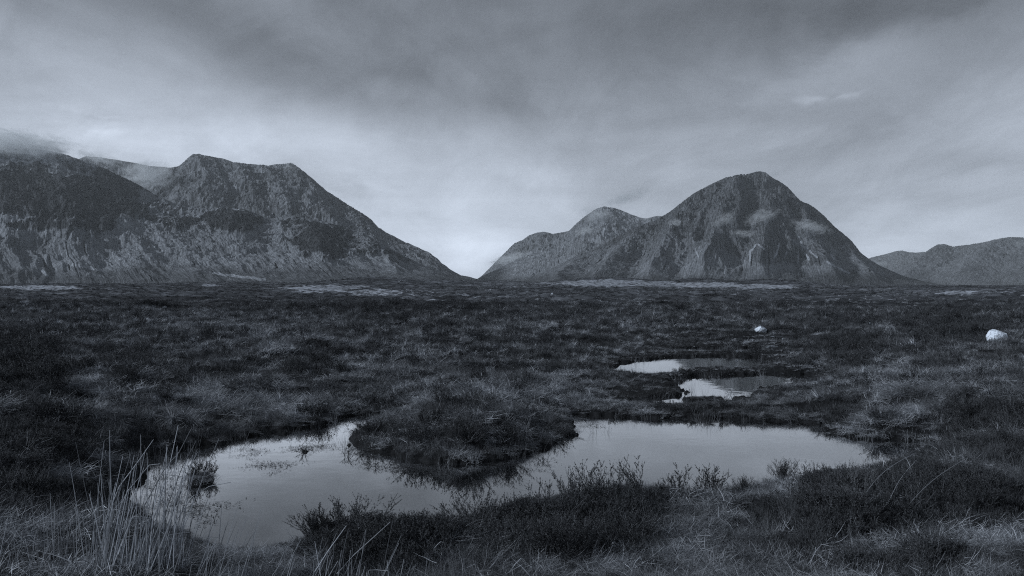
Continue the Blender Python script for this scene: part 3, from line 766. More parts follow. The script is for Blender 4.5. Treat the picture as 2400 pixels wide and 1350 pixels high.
# straw (pale matted grass) preference map in photo coordinates; heather preference likewise
STRAW = [(1640, 1270, 170, 75, 1), (1400, 1330, 260, 40, .8), (2060, 1290, 60, 40, .8), (2290, 1300, 80, 50, .5), (1700, 1330, 250, 30, .9), (2380, 1210, 50, 60, .35), (1850, 1170, 60, 25, .9),
         (2100, 880, 140, 50, .55), (2050, 980, 80, 40, .5), (640, 800, 220, 40, .45), (860, 890, 110, 35, .6), (200, 930, 140, 60, .5), (700, 950, 120, 30, .6), (1240, 770, 120, 22, .45), (1190, 960, 120, 40, .35),
         (560, 760, 260, 16, .4), (1330, 940, 90, 30, .4), (60, 780, 60, 30, .4), (2350, 760, 60, 40, .4), (480, 960, 180, 30, .35), (120, 1290, 160, 60, .1)]
HEATH = [(60, 1080, 120, 110, 1), (100, 1160, 120, 60, .8), (1330, 1220, 230, 90, 1), (900, 1290, 170, 80, 1), (1980, 1200, 170, 120, .9), (2220, 1160, 170, 110, .8), (2300, 1040, 120, 80, .5), (60, 850, 80, 60, .9),
         (300, 880, 60, 30, .5), (2150, 1330, 60, 50, .6), (1870, 1290, 40, 40, .5), (2250, 770, 130, 40, .6), (1950, 820, 120, 60, .5), (1080, 1050, 200, 60, .08), (2000, 1340, 100, 30, .6), (900, 720, 300, 20, .4)]
def pref(u, v, L):
    p = 0 * u
    for (pu, pv, su, sv_, a) in L:
        p = np.maximum(p, a * np.exp(-((u - pu) / su) ** 2 - ((v - pv) / sv_) ** 2))
    return p
def eul(n, tilt=0.25):
    return np.stack([RS.normal(0, tilt, n), RS.normal(0, tilt, n), RS.uniform(0, 6.283, n)], -1)

def near_points(n, d0, d1, power=2.0, smin=0.0):
    x, y, u = sample(n, d0, d1, power)
    z, s = ground_h(x, y)
    e = 0.05
    zx, _ = ground_h(x + e, y); zy, _ = ground_h(x, y - e)
    steep = np.hypot(zx - z, zy - z) / e
    uu, v = uv_of(x, y, z)
    ok = (s > smin) & (z > 0.03)
    return x, y, z, s, steep, uu, v, ok

x, y, z, s, steep, uu, v, ok = near_points(270000, 4.6, 90, 1.5, 0.0)
ns = fbm(x / 2.0, y / 2.0, 4, 91); nh = fbm(x / 2.6, y / 2.6, 4, 92); nl = fbm(x / 7, y / 7, 3, 93)
lmp = np.abs(perlin(x / 1.25 + 3, y / 1.1, 71)) * 0.6 + np.abs(perlin(x / .62, y / .55 + 5, 72)) * 0.4
ps = pref(uu, v, STRAW); ph = pref(uu, v, HEATH)
sw = 0.17 + 1.8 * ns + 1.0 * ps - 0.9 * ph + 0.6 * nl + 2.6 * (lmp - .24)
hw = 0.18 + 1.6 * nh - 1.8 * (lmp - .24) + 1.0 * ph - 0.8 * ps - 0.3 * nl
rr = RS.rand(len(x))
lmp = np.abs(perlin(x / 1.25 + 3, y / 1.1, 71)) * 0.6 + np.abs(perlin(x / .62, y / .55 + 5, 72)) * 0.4
pit = pits(x, y) > .1
bare = (pit & (RS.rand(len(x)) < .9)) | ((steep > 0.8) & (s > 0.5)) | ((lmp < 0.11) & (RS.rand(len(x)) < .8) & (s > .2)) | (fbm(x / 1.0, y / 0.8, 3, 95) > 0.30)
kind = np.full(len(x), 2)                       # sedge
kind[(rr < np.clip(hw, .08, .95))] = 1          # heath
kind[(RS.rand(len(x)) < np.clip(sw, .03, .9))] = 0   # straw
keep = ok & (~bare | (RS.rand(len(x)) < 0.12))
keep &= ~((kind == 1) & (s < .10) & (RS.rand(len(x)) < .5))
growth = (0.8 + 0.55 * sstep(12, 70, y)) * (0.5 + 0.5 * sstep(0, 0.9, s))
flatz = np.exp(-((uu - 1650) / 330) ** 4) * sstep(16, 18.5, y) * sstep(50, 42, y)
growth = growth * (1 - 0.45 * sstep(11, 9.5, y) * np.exp(-((uu - 590) / 150) ** 4))
growth = growth * (1 - 0.55 * flatz) * (1 - 0.3 * sstep(13, 9, y) * (uu > 1250) * (1 - 0.7 * ph))
def part(mask, lo, hi, base):
    m_ = keep & mask; n = int(m_.sum())
    sc_ = base * growth[m_] * RS.uniform(lo, hi, n)
    return m_, n, sc_
pr_straw = [straw_tuft(i) for i in range(6)] + [mat_tuft(20 + i, 95, .30, .007) for i in range(6)] + [straw_tuft(30 + i, 34, .30, .010) for i in range(5)]
def straw_idx(dd, n):
    far_ = RS.rand(n) < sstep(14, 30, dd)
    return np.where(far_, 12 + RS.randint(0, 5, n), np.where(RS.rand(n) < 0.3, RS.randint(0, 6, n), 6 + RS.randint(0, 6, n)))
m_, n, sc_ = part(kind == 0, .6, 1.25, 1.0)
scatter('dead_grass', 'pale matted dead grass lying in tangled tufts over the bog', 'grass', pr_straw,
        np.stack([x[m_], y[m_], z[m_]], -1), eul(n, .2), np.stack([sc_, sc_, sc_ * .8], -1), straw_idx(y[m_], n))
pr_heath = [heath_small(50 + i) for i in range(7)]
m_, n, sc_ = part(kind == 1, .6, 1.3, 0.9)
sc_ = sc_ * (0.75 + 0.45 * ph[m_]) * np.where(RS.rand(n) < .14 * sstep(12, 18, y[m_]), 1.9, 1.0)
scatter('heath_cover', 'dark low heather growing as ground cover across the moor', 'heather', pr_heath,
        np.stack([x[m_], y[m_], z[m_] - .01], -1), eul(n, .2), np.stack([sc_ * 1.1, sc_ * 1.1, sc_], -1), RS.randint(0, 7, n))
pr_sedge = [sedge_tuft(80 + i) for i in range(6)]
m_, n, sc_ = part(kind == 2, .5, 1.15, 0.9)
scatter('sedge', 'short dark grey sedge filling the ground between the tufts', 'sedge', pr_sedge,
        np.stack([x[m_], y[m_], z[m_]], -1), eul(n, .25), np.stack([sc_, sc_, sc_], -1), RS.randint(0, 6, n))

# tussocks: mops of drooping dead grass that make the moor lumpy
def tussock(seed, w=.010):
    rg = random.Random(seed); g = Geo(); lean = rg.uniform(0, 6.28)
    for i in range(150):
        a = rg.uniform(0, 6.28); ca, sa = math.cos(a), math.sin(a); e = rg.uniform(.1, 1.0)
        p = Vector((ca * .12 * rg.random(), sa * .12 * rg.random(), .10 + .08 * rg.random()))
        dr = Vector((ca * e, sa * e, .7))
        pts = curve(rg, p, (dr + Vector((math.cos(lean) * .3, math.sin(lean) * .3, 0))).normalized(), rg.uniform(.28, .55), 5, droop=.36 * rg.uniform(.7, 1.3), wig=.10)
        g.blade(pts, w * rg.uniform(.6, 1.3), Vector((-sa, ca, rg.uniform(-.3, .3))).normalized())
    return g.mesh('tussock', M_straw)
xt, yt, zt, st, stp, ut, vt, okt = near_points(13000, 11.5, 85, 1.55)
ntt = fbm(xt / 3.2, yt / 3.2, 3, 111); pt_ = pref(ut, vt, STRAW); pth = pref(ut, vt, HEATH)
kt = okt & (st > .35) & (RS.rand(len(xt)) < np.clip(.25 + 1.6 * ntt + .6 * pt_ - .6 * pth, .02, .9)) & (pits(xt, yt) < .05)
kt &= ~((np.abs(ut - 1650) < 260) & (yt < 45) & (yt > 15) & (RS.rand(len(xt)) < .8))
n_ = int(kt.sum()); q_ = RS.uniform(.4, .85, n_) * (0.8 + .6 * sstep(15, 60, yt[kt]))
scatter('tussock_grass', 'lumpy drooping tussocks of pale dead grass spread over the bog', 'grass', [tussock(300 + i) for i in range(6)],
        np.stack([xt[kt], yt[kt], zt[kt] - .03], -1), eul(n_, .15), np.stack([q_, q_, q_ * RS.uniform(.7, 1.1, n_)], -1), RS.randint(0, 6, n_))

# middle and far moor clumps
x, y, u = sample(70000, 60, 1300, 1.9)
z, s = ground_h(x, y)
pp = pale(x, y, z)
nn = fbm(x / 12, y / 22, 4, 97)
keep = (RS.rand(len(x)) > pp * 0.80) & (nn > -0.5)
x, y, z, nn, pp = x[keep], y[keep], z[keep], nn[keep], pp[keep]
n = len(x)
isp = RS.rand(n) < np.clip(0.22 + 0.9 * fbm(x / 30, y / 60, 3, 98), .04, .8)
sc_ = (0.42 + 0.9 * sstep(50, 500, y)) * RS.uniform(.5, 1.4, n)
pr_far = [far_clump(100 + i, M_tuss, .42) for i in range(5)]; pr_farp = [far_clump(120 + i, M_tussp, .36, flat=1.2) for i in range(4)]
for msk, prs, nm, lb in ((~isp, pr_far, 'moor_heather', 'dark heather clumps covering the far moor towards the mountains'), (isp, pr_farp, 'moor_grass', 'lighter grass clumps dotted over the far moor towards the mountains')):
    k = int(msk.sum())
    scatter(nm, lb, 'moor plants', prs, np.stack([x[msk], y[msk], z[msk]], -1), eul(k, .15), np.stack([sc_[msk] * 1.5, sc_[msk] * 1.5, sc_[msk]], -1), RS.randint(0, len(prs), k))

# ------------------------------------------------------------------ individual heather bushes
def gz(x_, y_):
    a, _ = ground_h(np.array([x_]), np.array([y_])); return float(a[0])
bush_protos = []
for i in range(5):
    gw, gl_ = heath_parts(200 + i, 62, 0.44, [1.0, .8, 1.1, .6, .95][i], 13, 0.0125)
    bush_protos.append((gw.mesh('stems', M_wood), gl_.mesh('foliage', M_heath)))
for i in range(3):
    gw, gl_ = heath_parts(260 + i, [17, 13, 20][i], [.46, .42, .40][i], [.5, .62, .6][i], 20, 0.014)
    bush_protos.append((gw.mesh('stems', M_wood), gl_.mesh('foliage', M_heath)))
def bush(label, u, d, scale=1.0, k=0, group=None, zs=1.0, rz=None):
    x_ = X(u, d); z_ = max(gz(x_, d), -0.02)
    r = empty('heather_bush', (x_, d, z_), rz if rz is not None else (u * 0.37 + d) % 6.28)
    r.scale = (scale, scale, scale * zs)
    if k >= 5: r.rotation_euler = (R(8 * math.sin(u * 1.7)), R(14 * math.sin(u)), r.rotation_euler[2])
    props(r, label, 'heather bush', group)
    w_, l_ = bush_protos[k]
    obj('stems', w_, r); obj('foliage', l_, r)
    return r
G = 'heather bushes around the pools'
BUSH = [
    ('round dark heather bush alone at the right pool edge, left of the pale straw bank', 1835, 8.55, .62, 1, 1.0),
    ('thin leaning heather sprig standing clear against the right pool, with a curled top', 1500, 7.45, .78, 5, 1.1),
    ('upright heather sprig left of the darkest tall sprig on the right pool shore', 1592, 7.5, .8, 6, 1.1),
    ('darkest tall heather sprig in the middle of the right pool shore', 1662, 7.55, .85, 7, 1.1),
    ('low heather tuft ending the sprig row just left of the round bush', 1745, 7.75, .5, 1, .9),
    ('low heather cushion at the foot of the thin leaning sprig', 1525, 7.2, .62, 2, .75),
    ('low heather cushion between the two upright sprigs', 1628, 7.25, .6, 0, .75),
    ('low ragged heather right of the darkest tall sprig', 1700, 7.35, .55, 4, .8),
    ('thin heather sprig nearest the large dense bush', 1445, 7.25, .75, 6, 1.0),
    ('largest dense heather bush, below the gap between the two pool lobes', 1385, 7.0, 1.1, 0, 1.1),
    ('wide heather bush right behind the grassy foreground, right half of the central mass', 1450, 6.7, .9, 2, 1.0),
    ('heather bush on the left flank of the big central mass beside the channel', 1290, 6.5, 1.0, 4, 1.0),
    ('dark low heather bush in front of the central mass', 1330, 5.9, .9, 0, .8),
    ('paler feathery heather bush at the channel mouth, left of the central mass', 1130, 6.5, 1.0, 2, .85),
    ('low heather bush under the paler feathery one', 1180, 5.9, .85, 4, .75),
    ('black heather bush at the bottom centre of the near shore', 955, 5.7, .8, 1, .85),
    ('black heather bush at the bottom left of centre behind pale stalks', 880, 5.75, .8, 0, .85),
    ('spreading twiggy heather bush reaching over the left pool from the near shore', 830, 6.3, 1.0, 2, .85),
    ('sparse grey heather bush at the left end of the near shore row', 745, 6.2, .8, 3, .85),
    ('heather bush filling the middle of the island in the left pool', 458, DZ(1130), .62, 7, .75),
    ('airy heather bush at the back of the island in the left pool', 478, DZ(1105), .55, 6, .7),
    ('smaller heather bush on the right tip of the island in the left pool', 498, DZ(1122), .55, 5, .7),
    ('heather bush at the right end of the right pool, hiding its corner', 2075, 7.6, .7, 0, .8),
    ('heather bush left of the one that hides the pool corner', 1975, 7.4, .75, 4, .85),
    ('heather bush behind the long curved pale stalk', 2010, 7.2, .9, 2, 1.0),
    ('heather bush beside the round bush, on its right', 1900, 7.8, .7, 2, .9),
    ('heather bush at the lower right where the stalks lean over', 2120, 6.7, .95, 1, 1.0),
    ('heather bush near the right edge of the view, above the straw patch', 2290, 6.7, .95, 0, .95),
    ('small black heather bush surrounded by straw at the bottom right of centre', 1510, 5.35, .38, 1, .8),
    ('small heather bush in the straw below the pale straw bank', 1880, 5.9, .5, 4, .8),
    ('dense heather bush in the heart of the dark mass right of bottom centre', 1300, 5.6, 1.05, 1, .85),
    ('heather bush closing the dark central mass on its right, beside the straw', 1475, 6.15, .95, 4, .85),
    ('heather bush low at the foot of the dark central mass', 1390, 5.75, 1.0, 2, .7),
    ('heather bush between the channel and the black bushes at bottom centre', 1040, 6.0, .9, 0, .8),
    ('heather bush on the near lip of the central hummock, at its lowest point', 1095, DZ(1070) / K, 1.1, 0, .75),
    ('heather bush on the near left lip of the central hummock', 985, DZ(1062) / K, 1.05, 2, .75),
    ('heather bush on the near right lip of the central hummock', 1195, DZ(1060) / K, 1.0, 1, .75),
    ('heather bush on the left tip of the central hummock, branches over the pool', 880, DZ(1034) / K, .9, 2, .7),
    ('heather bush on the right corner of the central hummock by the right pool', 1300, DZ(1024) / K, .9, 4, .7),
    ('heather bush on the broad top of the central hummock', 1130, DZ(1010) / K, 1.2, 2, .75),
    ('heather bush overhanging the far bank of the left pool, at its dark knuckle', 745, DZ(988) / K, 1.0, 0, .7),
    ('dense heather bush on the far right corner bank of the right pool', 2060, DZ(1016) / K, 1.0, 1, .6),
    ('heather bush at the right edge of the view, halfway up the moor', 2370, 9.5, 1.2, 2, .7),
    ('heather bush low at the bottom right, right of the bent stalk', 2180, 5.7, .95, 0, .75),
    ('heather bush at the bottom right corner before the matted tussock', 2130, 5.25, .7, 4, .7),
    ('heather bush at the left edge of the view, beside the rushes', 60, 7.0, .9, 0, .9),
    ('tall heather bush at the far left above the rushes', 20, 9.0, 1.0, 2, .9),
    ('heather bush at the left beside the pool corner, behind the rushes', 205, 8.0, .7, 4, .9),
]
for (lb, u_, d_, sc1, k_, zs) in BUSH: bush(lb, u_, d_ if 'island' in lb else d_ * K, sc1 * 1.12, k_, G, zs * .88)

# sedge growing out of the water along the far banks
x, y, u = sample(42000, 11.0, 42, 2.0, 280, 2200)
z, s = ground_h(x, y)
k = (s < 0.03) & (s > -0.35 * np.clip(y / 13, 1, 2.2)) & (fbm(x * 1.6, y * 1.6, 2, 99) > -0.02)
k &= RS.rand(len(x)) < np.where(y > 20, .6, .4) * np.exp(s / (0.16 * y / 12))
x, y, u = x[k], y[k], u[k]
n = len(x)
def wet_tuft(seed):
    rg = random.Random(seed); g = Geo()
    for i in range(9):
        p = Vector((rg.gauss(0, .05), rg.gauss(0, .05), -0.05))
        pts = curve(rg, p, rdir(rg, 0.35), rg.uniform(.12, .32), 4, droop=0.04, wig=0.12)
        g.blade(pts, .0045, Vector((1, rg.uniform(-.5, .5), 0)).normalized())
    return g.mesh('water_sedge', M_fine)
sc_ = RS.uniform(.5, 1.2, n)
def weed(seed):
    rg = random.Random(seed); g = Geo()
    for i in range(46):
        p = Vector((rg.gauss(0, .16), rg.gauss(0, .10), .004 + rg.random() * .006)); a = rg.uniform(0, 6.28)
        dr = Vector((math.cos(a), math.sin(a), rg.uniform(0, .15)))
        g.blade([p, p + dr * .02, p + dr * rg.uniform(.03, .09)], rg.uniform(.008, .02), Vector((-dr.y, dr.x, 0)))
    return g.mesh('pond_weed', M_heath)
wq = [(712, 1056, 9, 16, 5), (745, 1048, 6, 12, 3), (645, 1092, 9, 30, 6), (560, 1060, 8, 40, 6), (880, 1010, 10, 30, 5), (840, 1060, 10, 14, 8), (930, 1095, 9, 30, 8), (1000, 1105, 10, 50, 7), (370, 1120, 14, 30, 25), (1240, 1095, 8, 30, 10), (430, 1190, 14, 40, 14), (1380, 1000, 6, 30, 5), (1900, 1000, 8, 50, 5), (1620, 960 + 25, 8, 120, 4)]
wp = np.array([(X(a_, DZ(b_)), DZ(b_), 0) for (u_, v_, k_, su_, sv_) in wq for a_, b_ in zip(RS.normal(u_, su_, k_), RS.normal(v_, sv_, k_))])
wz, ws = ground_h(wp[:, 0], wp[:, 1]); wp = wp[ws < 0]; n_ = len(wp); q_ = RS.uniform(.4, 1.1, n_)
scatter('pond_weed', 'dark floating weed and dead leaves on the surface of the pools', 'weed', [weed(i) for i in range(4)],
        wp, eul(n_, 0), np.stack([q_] * 3, -1), RS.randint(0, 4, n_))
scatter('water_sedge', 'thin sedge blades standing in the shallow edges of the pools', 'sedge', [wet_tuft(i) for i in range(6)],
        np.stack([x, y, np.zeros(n)], -1), eul(n, .1), np.stack([sc_] * 3, -1), RS.randint(0, 6, n))

# bare twigs leaning out of the water
def twig(label, u, v, Hh, seed, group=None, lean=(0, 0)):
    rg = random.Random(seed); g = Geo(); d0 = DZ(v)
    r = empty('drowned_twig', (X(u, d0), d0, 0))
    props(r, label, 'twig', group)
    for i in range(5):
        dr = (rdir(rg, .7) + Vector((lean[0], lean[1], 0))).normalized()
        pts = curve(rg, Vector((0, 0, -.05)), dr, Hh * rg.uniform(.6, 1.1), 6, 0.0, .2)
        g.tube(pts, .0045, .0018)
        for j in range(2, 6):
            p2 = curve(rg, pts[j], (pts[j] - pts[j - 1]).normalized() + rdir(rg, 1.5) * .9, Hh * .35, 4, 0, .2)
            g.tube(p2, .002, .001)
            for q in range(7):
                g.leaf(p2[rg.randint(1, 4)], rdir(rg, 3), .014, .008)
    obj('branches', g.mesh('branches', M_wood), r)
twig('dark branching twig standing in the left pool with its reflection below', 715, 1062, .20, 5)
twig('leafy twig in the shallows left of the central hummock', 812, 1072, .20, 8)
twig('small twig cluster off the left tip of the central hummock', 880, 1092, .16, 11)
twig('twig poking from the water below the dark hummock bank', 1040, 1105, .16, 14)
twig('twig by the right shoulder of the central hummock', 1275, 1080, .16, 17)
twig('tiny leaning twig in the second pool, before the mountain reflection', 1712, 925, .22, 23)

# ------------------------------------------------------------------ rushes
def rush_clump(label, u, d, n, Hh, rad, seed, lean=0.22, spread=.22, mat=None, extra=(), r0=.0032, group='rush clumps on the near shore'):
    rg = random.Random(seed); g = Geo()
    d = d * K; Hh = Hh * K; rad = rad * K; r0 = r0 * 1.45
    x0 = X(u, d); z0 = gz(x0, d)
    root = empty('rush_clump', (x0, d, z0)); props(root, label, 'rushes', group)
    for i in range(n):
        p = Vector((rg.gauss(0, rad), rg.gauss(0, rad * .6), -.05))
        dr = Vector((lean + rg.gauss(0, spread), rg.gauss(0, spread * .6), 1)).normalized()
        L = Hh * rg.uniform(.35, 1.0)
        pts = curve(rg, p, dr, L, 7, 0.012 * rg.random(), .018)
        if rg.random() < .07:       # a stem snapped over
            k = rg.randint(4, 6); e = pts[k]; dd = Vector((rg.uniform(.4, 1), rg.uniform(-.4, .4), rg.uniform(-.5, .25))).normalized()
            pts = pts[:k + 1] + [e + dd * (L * .10), e + dd * (L * .24) + Vector((0, 0, -.01))]
        g.tube(pts, r0 * rg.uniform(.7, 1.2), r0 * .35, 4)
    for path, dd, rr_ in extra:
        o_ = root.location
        g.tube([P(a, b_, dd * K) - o_ for a, b_ in path], rr_ * 1.3, rr_ * .65, 5)
    obj('stems', g.mesh('stems', mat or M_rush), root)
E = 5.1
rush_clump('tallest pale rush clump leaning right at the lower left, in front of the left pool', 330, 4.95, 120, .88, .12, 1, .16, .17,
           extra=[([(370, 1340), (400, 1240), (450, 1165), (490, 1140), (541, 1130)], E, .004), ([(300, 1300), (330, 1200), (385, 1100), (420, 1060), (449, 1004)], E, .004),
                  ([(240, 1290), (262, 1180), (258, 1080), (257, 1008)], E, .0045), ([(360, 1300), (395, 1180), (425, 1100), (460, 1033)], E, .0036), ([(250, 1260), (300, 1150), (350, 1090), (376, 1087)], E, .0036),
                  ([(270, 1320), (300, 1240), (312, 1210), (330, 1210), (360, 1217)], E, .004), ([(235, 1250), (280, 1140), (325, 1080), (360, 1030)], E, .0034), ([(345, 1330), (372, 1180), (400, 1080), (418, 996)], E, .0034)])
rush_clump('upright rush clump left of the tallest one', 245, 5.0, 50, .72, .10, 2, .05, .12)
rush_clump('thin rush clump near the left edge', 130, 5.1, 26, .62, .08, 3, .0, .10)
rush_clump('short rush clump in the bottom left corner', 20, 5.0, 20, .50, .09, 4, .03, .12)
rush_clump('short rush clump right of the tallest one, by the near water', 470, 4.9, 40, .50, .14, 5, .28, .16)
rush_clump('low rush clump below the near shore of the left pool', 600, 4.9, 26, .42, .18, 6, .30, .16)
rush_clump('rush clump in front of the black heather, with one long stalk slanting right', 790, 4.8, 40, .52, .14, 7, .18, .16,
           extra=[([(790, 1345), (830, 1300), (880, 1255), (915, 1223)], 4.9, .004), ([(735, 1345), (770, 1290), (812, 1232)], 4.9, .0036)])
rush_clump('sparse rush clump at the bottom centre', 960, 4.8, 16, .36, .08, 8, .12, .2)

def stalk(label, path, d, r):
    g = Geo(); d = d * K; r = r * 1.3; o_ = P(path[0][0], path[0][1], d)
    o_.z = min(o_.z, gz(o_.x, d) + .0)
    pts = [Vector((0, 0, -.03))] + [P(a, b_, d + 0.25 * i / len(path)) - o_ for i, (a, b_) in enumerate(path)][1:]
    # smooth the path
    for _ in range(2):
        q = [pts[0]]
        for a, b_ in zip(pts[:-1], pts[1:]): q += [a.lerp(b_, .25), a.lerp(b_, .75)]
        q.append(pts[-1]); pts = q
    g.tube(pts, r, r * .45, 4)
    o = obj('grass_stalk', g.mesh('grass_stalk', M_rush)); o.location = o_
    props(o, label, 'grass stalk')
stalk('long pale grass stalk arching right over the heather at the lower right', [(1985, 1262), (2000, 1215), (2025, 1160), (2060, 1115), (2100, 1085), (2143, 1063)], 6.6, .0028)
stalk('thin straight grass stalk right of the long arching one', [(2058, 1229), (2085, 1170), (2110, 1120), (2148, 1078)], 6.5, .0018)
stalk('faint slanting grass stalk farthest right among the heather', [(2075, 1245), (2130, 1180), (2190, 1120), (2262, 1075)], 6.5, .0016)
stalk('broken pale stalk lying low in the straw at the bottom right', [(1470, 1345), (1485, 1320), (1502, 1305)], 5.0, .0032)
stalk('short pale stalk slanting out of the dark tuft at the lower right', [(1890, 1320), (1905, 1300), (1923, 1279)], 5.4, .003)

# ------------------------------------------------------------------ boulders
m, t, out = newmat('quartz_boulder')
po = t.new('ShaderNodeNewGeometry').outputs['Position']
nb_ = t.noise(po, 9.0, 6, 0.7); nc_ = t.noise(po, 28.0, 3, 0.6)
cc = t.ramp(nb_, [(0.34, .22), (0.42, .55), (0.5, .78), (0.7, .88)])
principled(t, out, cc, 0.9, 0.1, t.m('ADD', nb_, t.m('MULTIPLY', nc_, .4)), 0.05, 0.7)
M_white = m
m, t, out = newmat('lichen_boulder')
po = t.new('ShaderNodeNewGeometry').outputs['Position']
nb_ = t.noise(po, 11.0, 6, 0.75)
cc = t.ramp(nb_, [(0.38, .05), (0.48, .20), (0.6, .42)])
principled(t, out, cc, 0.95, 0.1, nb_, 0.05, 0.7)
M_grey = m
def boulder(name, label, u, vbase, d, wpx, hpx, mat, seed, prof=None, group=None):
    import bmesh
    d = d * K
    wd = wpx / F * d / 2; hh = hpx / F * d
    rg = np.random.RandomState(seed); bm = bmesh.new()
    for i in range(34):
        q = rg.normal(size=3); q /= np.linalg.norm(q); q = np.sign(q) * np.abs(q) ** .8
        q *= rg.uniform(.9, 1.08)
        hz = float(np.interp(q[0], *zip(*prof))) if prof else 1.0
        bm.verts.new((q[0] * wd, q[1] * wd * .8, q[2] * hh * (hz if q[2] > 0 else 1)))
    bmesh.ops.convex_hull(bm, input=bm.verts)
    bmesh.ops.delete(bm, geom=[v_ for v_ in bm.verts if not v_.link_faces], context='VERTS')
    bmesh.ops.bevel(bm, geom=list(bm.edges), offset=wd * .035, segments=1, affect='EDGES')
    bmesh.ops.triangulate(bm, faces=bm.faces[:])
    bmesh.ops.subdivide_edges(bm, edges=bm.edges[:], cuts=3, use_grid_fill=True)
    a = np.array([v_.co[:] for v_ in bm.verts]); k = 1 + 0.05 * fbm(a[:, 0] / wd * 3 + seed, a[:, 2] / hh * 2 + a[:, 1] / wd * 2, 4, seed, .6)
    for v_, kk in zip(bm.verts, k): v_.co = v_.co * kk
    me = bpy.data.meshes.new(name); bm.to_mesh(me); bm.free(); me.materials.append(mat)
    for _ in range(12):                       # stand it where the sight line meets the ground
        zg = gz(X(u, d), d); zt = H + (V0 - vbase) / F * d
        d *= 1 + max(-.08, min(.08, (zt - zg - 0.10 * d / 35) / 4))
    o = obj(name, me); o.location = (X(u, d), d, max(gz(X(u, d), d) + 0.09 * d / 35, H + (V0 - vbase) / F * d))
    props(o, label, 'boulder', group)
    return o
boulder('boulder', 'large rounded white boulder standing in the heather at the right', 2337, 799, 26, 48, 30, M_white, 3, [(-1, .7), (-.6, 1.0), (.2, 1.0), (.6, .85), (1, .25)])
boulder('boulder', 'low white dome shaped boulder behind the small pools', 1783, 786, 31, 28, 10, M_white, 7, [(-1, .5), (-.2, 1.1), (.5, .8), (1, .2)])
boulder('boulder', 'speckled grey boulder half sunk in heather between the two white ones', 2037, 768, 36, 17, 13, M_grey, 11, [(-1, .4), (0, 1), (1, .8)])
boulder('boulder', 'flat pale slab beside the narrow water strip', 1808, 813, 25.5, 30, 4, M_grey, 13)
boulder('boulder', 'tiny grey rock right of the flat slab', 1836, 805, 28, 6, 3, M_grey, 15)
boulder('boulder', 'tiny grey rock left of the flat slab', 1727, 823, 24, 5, 3, M_grey, 17)
boulder('boulder', 'far small white rock on the moor below the mountain gap', 1294, 688, 110, 4, 2.5, M_white, 19)
crag = boulder('boulder', 'lichened rock outcrop topped by dark heather on the left moor', 345, 722, 62, 52, 8, M_grey, 21)
boulder('boulder', 'small grey rock next to the lichened outcrop, on its right', 388, 724, 60, 26, 6, M_grey, 23)
for i in range(9):
    o = bush_protos[i % 5]; cy_ = crag.location.y - 0.6 + (i % 3) * .8; cx_ = crag.location.x + .5 + (i - 3) * .38
    r = empty('heather_bush', (cx_, cy_, max(gz(cx_, cy_), crag.location.z) + (.28 if i < 6 else .05)), i * 1.3)
    r.scale = (1.9, 1.9, 1.3); props(r, 'one of the dark heather bushes crowded on the lichened outcrop', 'heather bush', 'heather bushes on the outcrop')
    obj('stems', o[0], r); obj('foliage', o[1], r)

# ------------------------------------------------------------------ cloud wisps on the mountains and the air itself
def cloud_mat(name, dens, seed, stretch=(1, 1, 1)):
    m, t, out = newmat(name)
    tcn = t.new('ShaderNodeTexCoord').outputs['Object']
    ln = t.new('ShaderNodeVectorMath', operation='LENGTH'); t.l.new(tcn, ln.inputs[0])
    mpn = t.new('ShaderNodeMapping'); mpn.inputs['Location'].default_value = (seed * 3.1, seed, 0); mpn.inputs['Scale'].default_value = stretch
    t.l.new(tcn, mpn.inputs[0])
    nz = t.noise(mpn.outputs[0], 2.3, 6, 0.65, dist=1.1)
    e = t.m('SUBTRACT', 1.0, ln.outputs['Value'])
    dd = t.m('ADD', e, t.m('MULTIPLY', t.m('SUBTRACT', nz, 0.53), 4.2))
    dd = t.m('MULTIPLY', t.mapr(dd, 0.0, 1.1), t.mapr(e, 0.0, 0.35))
    dd = t.m('MULTIPLY', dd, dens)
    vp = t.new('ShaderNodeVolumePrincipled')
    vp.inputs['Color'].default_value = (0.93, 0.97, 1.0, 1); vp.inputs['Anisotropy'].default_value = 0.2
    t.put(vp.inputs['Density'], dd)
    t.l.new(vp.outputs[0], out.inputs['Volume'])
    return m
HANG = {2: 11, 5: 33, 6: 33, 7: 33, 8: 33, 9: 33, 11: 25, 12: 25, 14: 25, 16: 41}
def wisp(label, u, v, d, wpx, hpx, depth, dens, seed, rot=0.0):
    import bmesh
    bm = bmesh.new(); bmesh.ops.create_icosphere(bm, subdivisions=3, radius=1.0)
    me = bpy.data.meshes.new('cloud_wisp'); bm.to_mesh(me); bm.free()
    me.materials.append(cloud_mat('cloud_vapour', dens, seed, (max(1, wpx / hpx * .5), 1, 1)))
    if seed in HANG:
        us, D, V = SURF[HANG[seed]]; j = int(np.argmin(np.abs(us - u))); hit = np.where(V[:, j] <= v)[0]
        if len(hit): d = float(D[hit[0], j]) - depth * 0.8
    o = obj('cloud_wisp', me); o.location = P(u, v, d)
    o.scale = (wpx / F * d, depth, hpx / F * d); o.rotation_euler = (0, R(-rot), 0)
    props(o, label, 'cloud', None, 'stuff')
wisp('cloud bank hiding the top of the far left mountain', 10, 336, 4700, 230, 50, 350, .016, 1, -6)
wisp('mist drifting in the saddle between the two left mountains', 345, 412, 5700, 85, 44, 180, .013, 2, 10)
wisp('thin mist on the crest of the distant pale ridge', 235, 372, 7000, 70, 20, 200, .006, 3, -15)
wisp('scrap of mist at the right shoulder of the flat topped peak', 680, 392, 5900, 26, 14, 120, .006, 4)
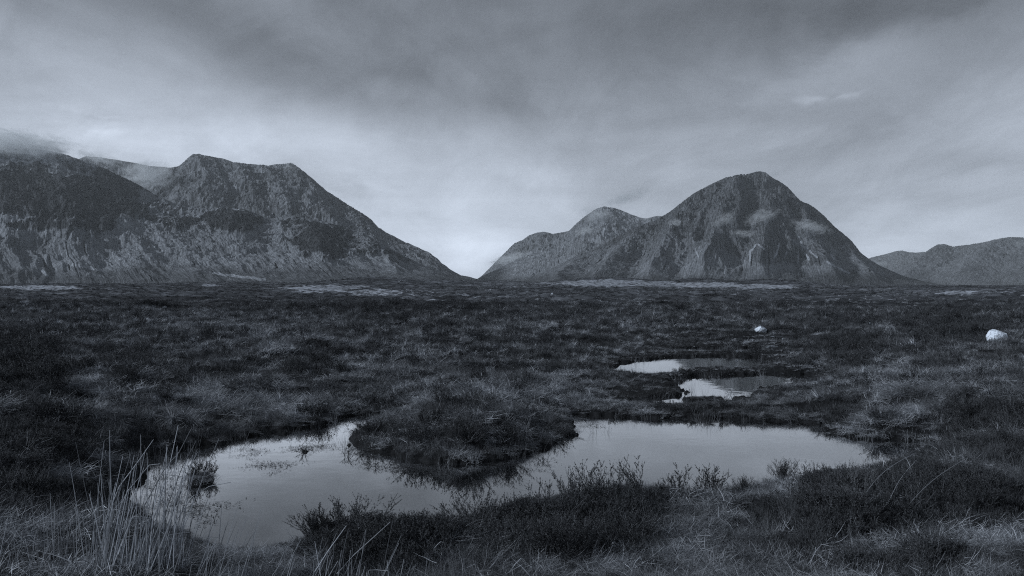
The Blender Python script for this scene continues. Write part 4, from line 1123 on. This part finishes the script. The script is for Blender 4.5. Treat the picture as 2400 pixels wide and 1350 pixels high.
wisp('bright mist patch in the middle of the pyramid mountain', 1785, 508, 4950, 60, 24, 110, .011, 5, 22)
wisp('small mist patch under the bright one on the pyramid mountain', 1740, 548, 4800, 38, 12, 110, .015, 6, -5)
wisp('long mist streak on the right flank of the pyramid mountain', 1900, 532, 4850, 64, 18, 120, .013, 7, -14)
wisp('small round mist puff on the left flank of the pyramid mountain', 1582, 523, 5000, 20, 14, 90, .016, 8)
wisp('faint mist left of the bright patch', 1695, 515, 4950, 40, 20, 120, .009, 9, 30)
wisp('wisp curling off the very top of the pyramid mountain', 1815, 407, 5300, 20, 12, 90, .006, 10, 20)
wisp('mist smudge below the pointed middle peak', 1400, 505, 6600, 52, 26, 140, .011, 11, -12)
wisp('lower mist smudge on the left face of the pointed middle peak', 1370, 542, 6400, 30, 14, 120, .010, 12, 10)
wisp('dark cloud plume trailing right from the pointed middle peak', 1470, 462, 7200, 75, 18, 200, .010, 13, 16)
wisp('bright low mist at the valley mouth under the distant hump', 1195, 606, 6700, 62, 15, 160, .018, 14, 14)
wisp('low mist at the foot of the hazy right range', 2062, 617, 7600, 30, 8, 200, .006, 15, -10)
wisp('small cloud scrap on the hazy range at the right edge', 2390, 572, 9800, 16, 9, 160, .006, 16, 40)

m, t, out = newmat('haze_air')
vp = t.new('ShaderNodeVolumePrincipled')
vp.inputs['Color'].default_value = (0.93, 0.98, 1.0, 1); vp.inputs['Density'].default_value = 2.6e-5
t.l.new(vp.outputs[0], out.inputs['Volume'])
x0, x1, y0, y1, z0, z1 = -13500, 13500, -400, 15500, -90, 1150
me = mesh_np('haze', [(x0, y0, z0), (x1, y0, z0), (x1, y1, z0), (x0, y1, z0), (x0, y0, z1), (x1, y0, z1), (x1, y1, z1), (x0, y1, z1)],
             [(0, 3, 2, 1), (4, 5, 6, 7), (0, 1, 5, 4), (1, 2, 6, 5), (2, 3, 7, 6), (3, 0, 4, 7)], m)
props(obj('haze', me), 'thin blue grey haze filling the air between the moor and the mountains', 'haze', None, 'stuff')
